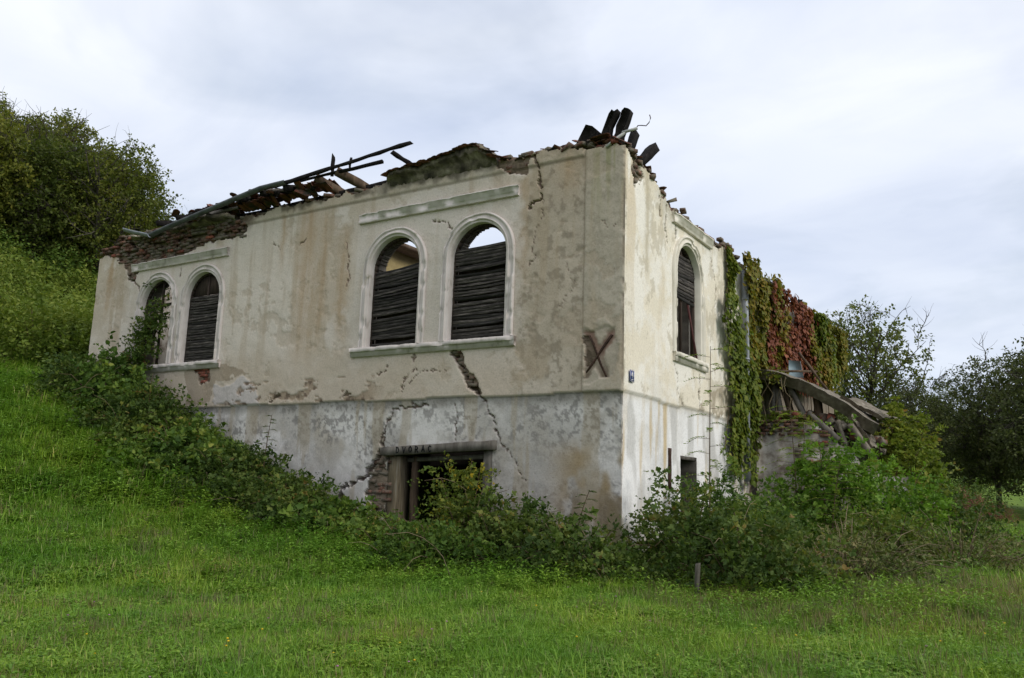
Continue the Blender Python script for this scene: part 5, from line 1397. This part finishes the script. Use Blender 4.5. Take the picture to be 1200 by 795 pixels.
def put_tree(name, label, ms, x, y, s=1.0, rz=0.0, group=None, cat='tree', sz=1.0):
    r = empty(name, (x, y, tz(x, y)), rz); r.scale = (s, s, s * sz); tag(r, label, cat, group)
    obj('crown', ms[0], r); obj('trunk', ms[1], r)
    return r
# wooded slope at the left
H1 = tree_meshes(301, 8.0, 3.2, .2, 20, 2300, .17, M['hill_leaf'], clump=.75)
H2 = tree_meshes(302, 7.5, 2.9, .2, 20, 2000, .17, M['hill_leaf'], clump=.75, lump=.75)
H3 = tree_meshes(303, 8.5, 2.9, .2, 22, 1900, .16, M['hill_leaf'], clump=.85, lump=.8)
HG = 'trees on the wooded slope'
front = [(-29.2, 1.2, H1, .98, .4, 'big dense tree at the left edge, tallest of the wooded slope'), (-29.0, 4.6, H2, .90, 1.9, 'rounded tree just right of the tallest slope tree'),
         (-27.3, 6.9, H3, .92, .2, 'open crowned tree with loose twigs against the sky above the ruin'), (-26.8, 8.9, H2, .68, 4.0, 'small tree at the right end of the wooded slope'), (-25.2, 9.6, H1, .50, 2.0, 'low bushy tree just above the left roof end')]
for (x, y, ms, s, rz_, lab) in front: put_tree('slope_tree', lab, ms, x, y, s, rz_, HG)
rs = random.Random(5)
for (x, y) in ((-33, -2.5), (-31.5, -5.5), (-34, 2.5), (-33, 6.0), (-31, 8.8), (-37, -1), (-38, 5), (-36, 9), (-42, 2), (-36, -7), (-41, -5), (-33, -10), (-43, 8), (-28.5, -1.8)):
    put_tree('slope_tree', 'dense green tree filling the wooded slope behind the front row', rs.choice([H1, H2, H3]), x, y, rs.uniform(.75, .92), rs.uniform(0, 6), HG)
# scrub on the bank
def shrub_mesh(seed, n=520, leafL=.13, mat=None):
    rs_ = np.random.RandomState(seed); d = hemi(rs_, n, -.1)
    lum = .65 + .6 * fbm(d[:, 0] * 2, d[:, 1] * 2, d[:, 2] * 2, seed=seed, oct=3)
    B = d * np.array([1.3, 1.3, 1.7]) * (lum * rs_.uniform(.5, 1, n))[:, None]
    dr = unit(d * .6 + np.array([0, 0, .7]) + rs_.normal(size=(n, 3)) * .35)
    L = sprig_leaves(rs_, B, dr, rs_.uniform(.35, .9, n), 9, leafL, 1, .2, np.clip(rs_.uniform(0, 1, n) * .6 + d[:, 2] * .3, 0, 1))
    v, F, tn = leaf_geo(L[0], L[1], L[2], L[3], .5, L[4], False)
    b = MB()
    for i in range(12):
        j = rs_.randint(n); b.tube([(0, 0, -.2), tuple(B[j] * .5), tuple(B[j])], [.03, .02, .01], 4, False)
    return mesh_from('foliage', v, F, mat or M['hill_shrub'], False, {'tint': ('FLOAT', tn)}), b.mesh('stems', M['twig'])
S1, S2, S3 = shrub_mesh(401), shrub_mesh(402), shrub_mesh(403, mat=M['bramble'])
def put_shrub(ms, x, y, s, rz_, label, group, sz=1.0, name='bank_shrub'):
    r = empty(name, (x, y, tz(x, y) - .1), rz_); r.scale = (s, s, s * sz); tag(r, label, 'shrub', group)
    obj('foliage', ms[0], r); obj('stems', ms[1], r)
rs = random.Random(9)
for (x, y) in ((-19.6, .2), (-19.8, 1.6), (-18.4, 1.0), (-21.6, -.6), (-22.0, 1.6), (-21.4, 3.6), (-23.9, -1.2), (-24.1, 1.0), (-24.2, 3.2), (-23.6, 5.4), (-26.2, -2.2), (-26.3, .2), (-26.4, 2.6), (-26.0, 4.8), (-25.6, 6.6), (-25.8, -5.0)):
    put_shrub(rs.choice([S1, S2]), x, y, rs.uniform(1.0, 1.35), rs.uniform(0, 6), 'light green scrub on the bank left of the ruin', 'scrub on the bank', rs.uniform(.85, 1.15))
for (x, y) in ((-28.0, -.6), (-28.3, 2.6), (-27.6, 5.2), (-26.6, 7.6), (-30.3, 3.4), (-30.0, 6.4), (-31.2, .2), (-29.5, -3.6), (-25.4, 8.6), (-31.5, -4.0), (-24.6, 7.6)):
    put_shrub(rs.choice([S1, S3, S3]), x, y, rs.uniform(1.0, 1.35), rs.uniform(0, 6), 'darker scrub filling the foot of the wooded slope', 'scrub under the slope trees', rs.uniform(.9, 1.15))
# trees beyond the right end
R1 = tree_meshes(311, 10.4, 3.4, 2.6, 24, 1000, .18, M['olive_tree'], bare=24, clump=.7, trunk_r=.2, lump=.7)
R2 = tree_meshes(312, 8.4, 3.5, .4, 24, 2000, .17, M['dark_tree'], bare=5, clump=.8, lump=.75)
R3 = tree_meshes(313, 8.8, 3.4, .4, 24, 2000, .17, M['dark_tree'], bare=5, clump=.8, trunks=2, lump=.75)
put_tree('half_bare_tree', 'half bare tree with twisted branches behind the far end of the ruin', R1, -1.2, 28.5, .95, 1.0)
put_tree('half_bare_tree', 'smaller half bare tree right of the twisted one', R1, 1.2, 36.5, .62, 3.2)
DG = 'dark trees beyond the ruin'
put_tree('dark_tree', 'dark spreading tree at the right edge of the picture', R3, 6.3, 27.5, .92, .5, DG)
put_tree('dark_tree', 'dark tree left of the one at the right edge', R2, 4.0, 30.5, .84, 1.5, DG)
put_tree('dark_tree', 'lower dark tree behind the vine covered shed end', R2, .8, 27.0, .66, 3.6, DG)
for (x, y, s) in ((9.5, 33, .95), (6.0, 38, .9), (-3.5, 38, .6), (8.5, 43, 1.0), (13, 36, 1.0), (2.2, 40, .6), (16, 44, 1.0)):
    put_tree('dark_tree', 'dark tree filling the back row beyond the ruin', R3 if s > .9 else R2, x, y, s, x, DG)
D1 = shrub_mesh(405, mat=M['bramble_dark'], leafL=.11)
for i, (x, y, s) in enumerate(((2.3, 20.0, 1.0), (.8, 19.0, 1.1), (3.2, 23.5, 1.0), (1.6, 24.5, 1.2), (-.6, 22.5, 1.2))):
    put_shrub(D1, x, y, s, i * 1.3, 'dark undergrowth between the shed end and the dark trees', 'dark undergrowth', .8, 'undergrowth_shrub')
PK = shrub_mesh(406, 260, .10, M['pink_leaf'])
put_shrub(PK, 3.55, 21.0, .62, 0, 'small reddish pink bush below the dark trees at the right', None, 1.1, 'red_bush')
put_shrub(PK, 4.45, 23.0, .40, 2, 'tiny reddish bush right of the larger pink one', None, 1.0, 'red_bush')

# ------------------------------------------------------------------ stake and fallen bricks in the grass
b = MB(); b.beam((0, 0, -.2), (.03, .02, .56), .055, .05, up=(0, 1, 0), jit=.006, seg=4, ragged=.02)
st = b.build('wooden_stake', M['stake_wood']); st.location = (2.13, -2.2, tz(2.13, -2.2)); tag(st, 'short weathered wooden stake in the brambles near the corner', 'stake')
random.seed(31)
for i, lab in enumerate(('broken red brick lying nearest the lawn below the stake', 'second red brick, tilted on the heap below the stake', 'darkest red brick at the back of the little heap')):
    o = bpy.data.objects.new('fallen_brick', BRR[i]); o.location = (1.80 + .17 * i, -2.62 + .14 * i, tz(1.9, -2.5) + .06 + .035 * (i == 1)); o.rotation_euler = (.15 * i, .2 * i - .1, .5 + i); link(o)
    tag(o, lab, 'brick', 'red bricks in the grass')

# ------------------------------------------------------------------ meadow
hidden = bpy.data.collections.new('meadow_pieces')
def tuft(kind, seed):
    rs = np.random.RandomState(seed)
    V = []; F = []; T = []; mi = []
    def blade(p, d, h, wd, bend, tint, m_=0):
        s = np.array([-d[1], d[0], 0]); o = len(V)
        for (t, w_) in ((0, 1), (.4, .9), (.75, .6)):
            c = p + np.array([d[0] * bend * t * t, d[1] * bend * t * t, h * (t - .25 * bend / max(h, .01) * t * t)])
            V.extend([c - s * wd * w_ / 2, c + s * wd * w_ / 2]); T.extend([tint * .8] * 2 if t == 0 else [tint] * 2)
        V.append(p + np.array([d[0] * bend, d[1] * bend, h * (1 - .25 * bend / max(h, .01))])); T.append(tint)
        F.extend([(o, o + 1, o + 3, o + 2), (o + 2, o + 3, o + 5, o + 4), (o + 4, o + 5, o + 6)]); mi.extend([m_] * 3)
    def leaflet(p, az, L, wd, tilt, tint, m_=1):
        d = np.array([math.cos(az), math.sin(az), tilt]); s = np.array([-math.sin(az), math.cos(az), 0]); o = len(V)
        V.extend([p, p + d * L * .45 + s * wd / 2 + [0, 0, .15 * L], p + d * L * .9 + s * wd * .3, p + d * L, p + d * L * .9 - s * wd * .3, p + d * L * .45 - s * wd / 2 + [0, 0, .15 * L]])
        T.extend([tint] * 6); F.extend([(o, o + 1, o + 2, o + 3), (o, o + 3, o + 4, o + 5)]); mi.extend([m_] * 2)
    R = .21
    nb = {'grass': 130, 'mix': 90, 'clover': 40, 'dry': 70, 'weed': 30, 'long': 46}[kind]; nc = {'grass': 4, 'mix': 22, 'clover': 52, 'dry': 4, 'weed': 20, 'long': 0}[kind]
    for i in range(nb):
        a = rs.uniform(0, 6.28); r = R * math.sqrt(rs.uniform()); p = np.array([r * math.cos(a), r * math.sin(a), -.01])
        az = rs.uniform(0, 6.28); h = rs.uniform(.05, .15) * {'dry': 1.5, 'long': 1.6}.get(kind, 1)
        blade(p, np.array([math.cos(az), math.sin(az)]), h, rs.uniform(.004, .009), rs.uniform(.02, .10) * (1.7 if kind == 'long' else 1), np.clip(rs.normal(.62 if kind == 'long' else .42, .22), 0, .93) if rs.uniform() > .05 else rs.uniform(.94, 1), 2 if kind == 'dry' and rs.uniform() < .7 else 0)
    for i in range(nc):
        a = rs.uniform(0, 6.28); r = R * math.sqrt(rs.uniform()); h = rs.uniform(.03, .09); p = np.array([r * math.cos(a), r * math.sin(a), h]); a0 = rs.uniform(0, 6.28); tn = np.clip(rs.normal(.5, .22), 0, 1); L = rs.uniform(.018, .034)
        for k in range(3): leaflet(p, a0 + k * 2.09, L, L * .95, rs.uniform(-.3, .25), tn)
    if kind == 'weed':
        for c in range(7):
            a = rs.uniform(0, 6.28); r = R * .8 * math.sqrt(rs.uniform()); p0 = np.array([r * math.cos(a), r * math.sin(a), 0]); hh = rs.uniform(.14, .34); tn = rs.uniform(.2, .8)
            blade(p0, np.array([math.cos(a), math.sin(a)]), hh, .006, .04, .3)
            for k in range(8):
                leaflet(p0 + [0, 0, hh * (.25 + .75 * k / 8)], a + k * 2.4, rs.uniform(.035, .065), rs.uniform(.016, .026), rs.uniform(-.2, .5), np.clip(tn + rs.uniform(-.15, .15), 0, 1))
    me = mesh_from('tuft_' + kind, np.array(V), F, [M['grass'], M['clover'], M['dry_grass']], False, {'tint': ('FLOAT', T)}, mi)
    o = bpy.data.objects.new('tuft_%s_%d' % (kind, seed), me); return o
KINDS = [('grass', 1), ('grass', 2), ('grass', 3), ('mix', 4), ('mix', 5), ('clover', 6), ('clover', 7), ('dry', 8), ('weed', 9), ('weed', 10), ('long', 11), ('long', 12)]
TUFTS = [tuft(k, s) for k, s in KINDS]

def scatter(name, P, idx, scl, rot, pieces):
    me = bpy.data.meshes.new(name)
    n = len(P); me.vertices.add(n); me.vertices.foreach_set('co', P.astype(np.float32).ravel())
    for nm, ty, arr in (('pick', 'INT', idx.astype(np.int32)), ('scl', 'FLOAT_VECTOR', scl.astype(np.float32)), ('rot', 'FLOAT_VECTOR', rot.astype(np.float32))):
        a = me.attributes.new(nm, ty, 'POINT'); a.data.foreach_set('vector' if ty == 'FLOAT_VECTOR' else 'value', arr.ravel())
    o = obj(name, me)
    ng = bpy.data.node_groups.new(name + '_scatter', 'GeometryNodeTree')
    ng.interface.new_socket('Geometry', in_out='INPUT', socket_type='NodeSocketGeometry'); ng.interface.new_socket('Geometry', in_out='OUTPUT', socket_type='NodeSocketGeometry')
    n_ = ng.nodes.new; l_ = ng.links.new
    gi = n_('NodeGroupInput'); go = n_('NodeGroupOutput'); jn = n_('GeometryNodeJoinGeometry')
    def attr(nm, ty):
        a = n_('GeometryNodeInputNamedAttribute'); a.data_type = ty; a.inputs['Name'].default_value = nm; return a.outputs['Attribute']
    pk, sc, ro = attr('pick', 'INT'), attr('scl', 'FLOAT_VECTOR'), attr('rot', 'FLOAT_VECTOR')
    for k, pc in enumerate(pieces):
        oi = n_('GeometryNodeObjectInfo'); oi.inputs['Object'].default_value = pc; oi.inputs['As Instance'].default_value = True
        cp = n_('FunctionNodeCompare'); cp.data_type = 'INT'; cp.operation = 'EQUAL'
        l_(pk, cp.inputs[2]); cp.inputs[3].default_value = k
        ip = n_('GeometryNodeInstanceOnPoints')
        l_(gi.outputs[0], ip.inputs['Points']); l_(cp.outputs[0], ip.inputs['Selection']); l_(oi.outputs['Geometry'], ip.inputs['Instance'])
        er = n_('FunctionNodeEulerToRotation'); l_(ro, er.inputs[0]); l_(er.outputs[0], ip.inputs['Rotation']); l_(sc, ip.inputs['Scale'])
        l_(ip.outputs[0], jn.inputs[0])
    l_(jn.outputs[0], go.inputs[0])
    md = o.modifiers.new('scatter', 'NODES'); md.node_group = ng
    return o

rs = np.random.RandomState(77)
cx0, cy0 = CAM.x, CAM.y
fwd = math.atan2(0.828, -0.532)
n = 60000
# distances drawn so that density falls off with distance
u_ = rs.uniform(0, 1, n); dist = np.where(u_ < .22, np.sqrt(rs.uniform(4.5 ** 2, 9.5 ** 2, n)), (9.5 ** .5 + (34 ** .5 - 9.5 ** .5) * rs.uniform(0, 1, n)) ** 2)
ang = fwd + rs.uniform(-.92, .92, n)
GPx, GPy = cx0 + dist * np.cos(ang), cy0 + dist * np.sin(ang)
ok = ~((GPx < .1) & (GPx > -16.7) & (GPy > -.1) & (GPy < 16.7)) & ~((GPx > 0) & (GPx < 3.6) & (GPy > 7.4) & (GPy < 13.5)) & (GPx > -25)
GPx, GPy, dist = GPx[ok], GPy[ok], dist[ok]
n = len(GPx)
pat = fbm(GPx * .9, GPy * .9, seed=81, oct=3); pat2 = fbm(GPx * .45 + 9, GPy * .45, seed=82, oct=3)
# nearness to the bramble edge: coarser weeds there, and dry grass before the side wall
edge = np.minimum(np.abs(GPy + 2.6) + 9 * (GPx > .5), 9.) ; edge = np.minimum(edge, np.hypot((GPx - 3.6) / 1.8, (GPy + 1.6) / 1.4))
pk = np.where(pat > .58, rs.choice([5, 6, 3], n), np.where(pat < .46, rs.choice([0, 1, 2], n), rs.choice([0, 3, 4, 2], n)))
pk = np.where(rs.uniform(size=n) < .03 + .13 * sstep(.5, .62, fbm(GPx * 1.3, GPy * 1.3, seed=84, oct=2)), rs.choice([10, 11], n), pk)
dryz = sstep(2.4, .6, np.hypot((GPx - 3.9) / 1.7, (GPy + .7) / 1.5))
pk = np.where(rs.uniform(size=n) < .03 + .62 * dryz + .05 * sstep(.56, .66, pat2), 7, pk)
weedz = sstep(1.6, .3, edge)
pk = np.where(rs.uniform(size=n) < .015 + .24 * weedz, rs.choice([8, 9], n), pk)
far_s = np.clip(dist / 10, 1, 2.2) ** .8
sc1 = rs.uniform(.75, 1.25, n) * far_s
scl = np.stack([sc1, sc1, sc1 * (.75 + .6 * pat) * np.clip(1.6 / far_s, .75, 1)], 1)
rot = np.stack([rs.normal(0, .06, n), rs.normal(0, .06, n), rs.uniform(0, 6.28, n)], 1)
Pm = np.stack([GPx, GPy, terrain(GPx, GPy)], 1)
mg = scatter('meadow_grass', Pm, pk, scl, rot, TUFTS)
tag(mg, 'green meadow grass with clover and weeds before the ruin', 'grass', kind='stuff')

# small flowers
rs = np.random.RandomState(91)
for nm, lab, c_, cnt, r_ in (('yellow_flowers', 'scattered small yellow flowers in the meadow', (.62, .42, .015), 46, .014), ('pink_flowers', 'scattered pink clover heads in the meadow', (.40, .16, .34), 50, .013)):
    m_, N_, L_ = new_mat(nm); finish(N_, L_, c_, .7)
    b = MB()
    for i in range(cnt):
        d_ = rs.uniform(6, 13.5); a = fwd + rs.uniform(-.62, .62); x, y = cx0 + d_ * math.cos(a), cy0 + d_ * math.sin(a)
        if y > -2.8 and x < 2 or (x < .2 and y > -.1): continue
        z = tz(x, y) + rs.uniform(.10, .17)
        V = [(x, y, z + r_ * .5)] + [(x + r_ * math.cos(k * math.pi / 3), y + r_ * math.sin(k * math.pi / 3), z + rs.uniform(-.003, .003)) for k in range(6)] + [(x, y, z - r_ * .7)]
        b.add(V, [(0, 1 + k, 1 + (k + 1) % 6) for k in range(6)] + [(7, 1 + (k + 1) % 6, 1 + k) for k in range(6)])
    o = b.build(nm, m_); tag(o, lab, 'flowers', kind='stuff')
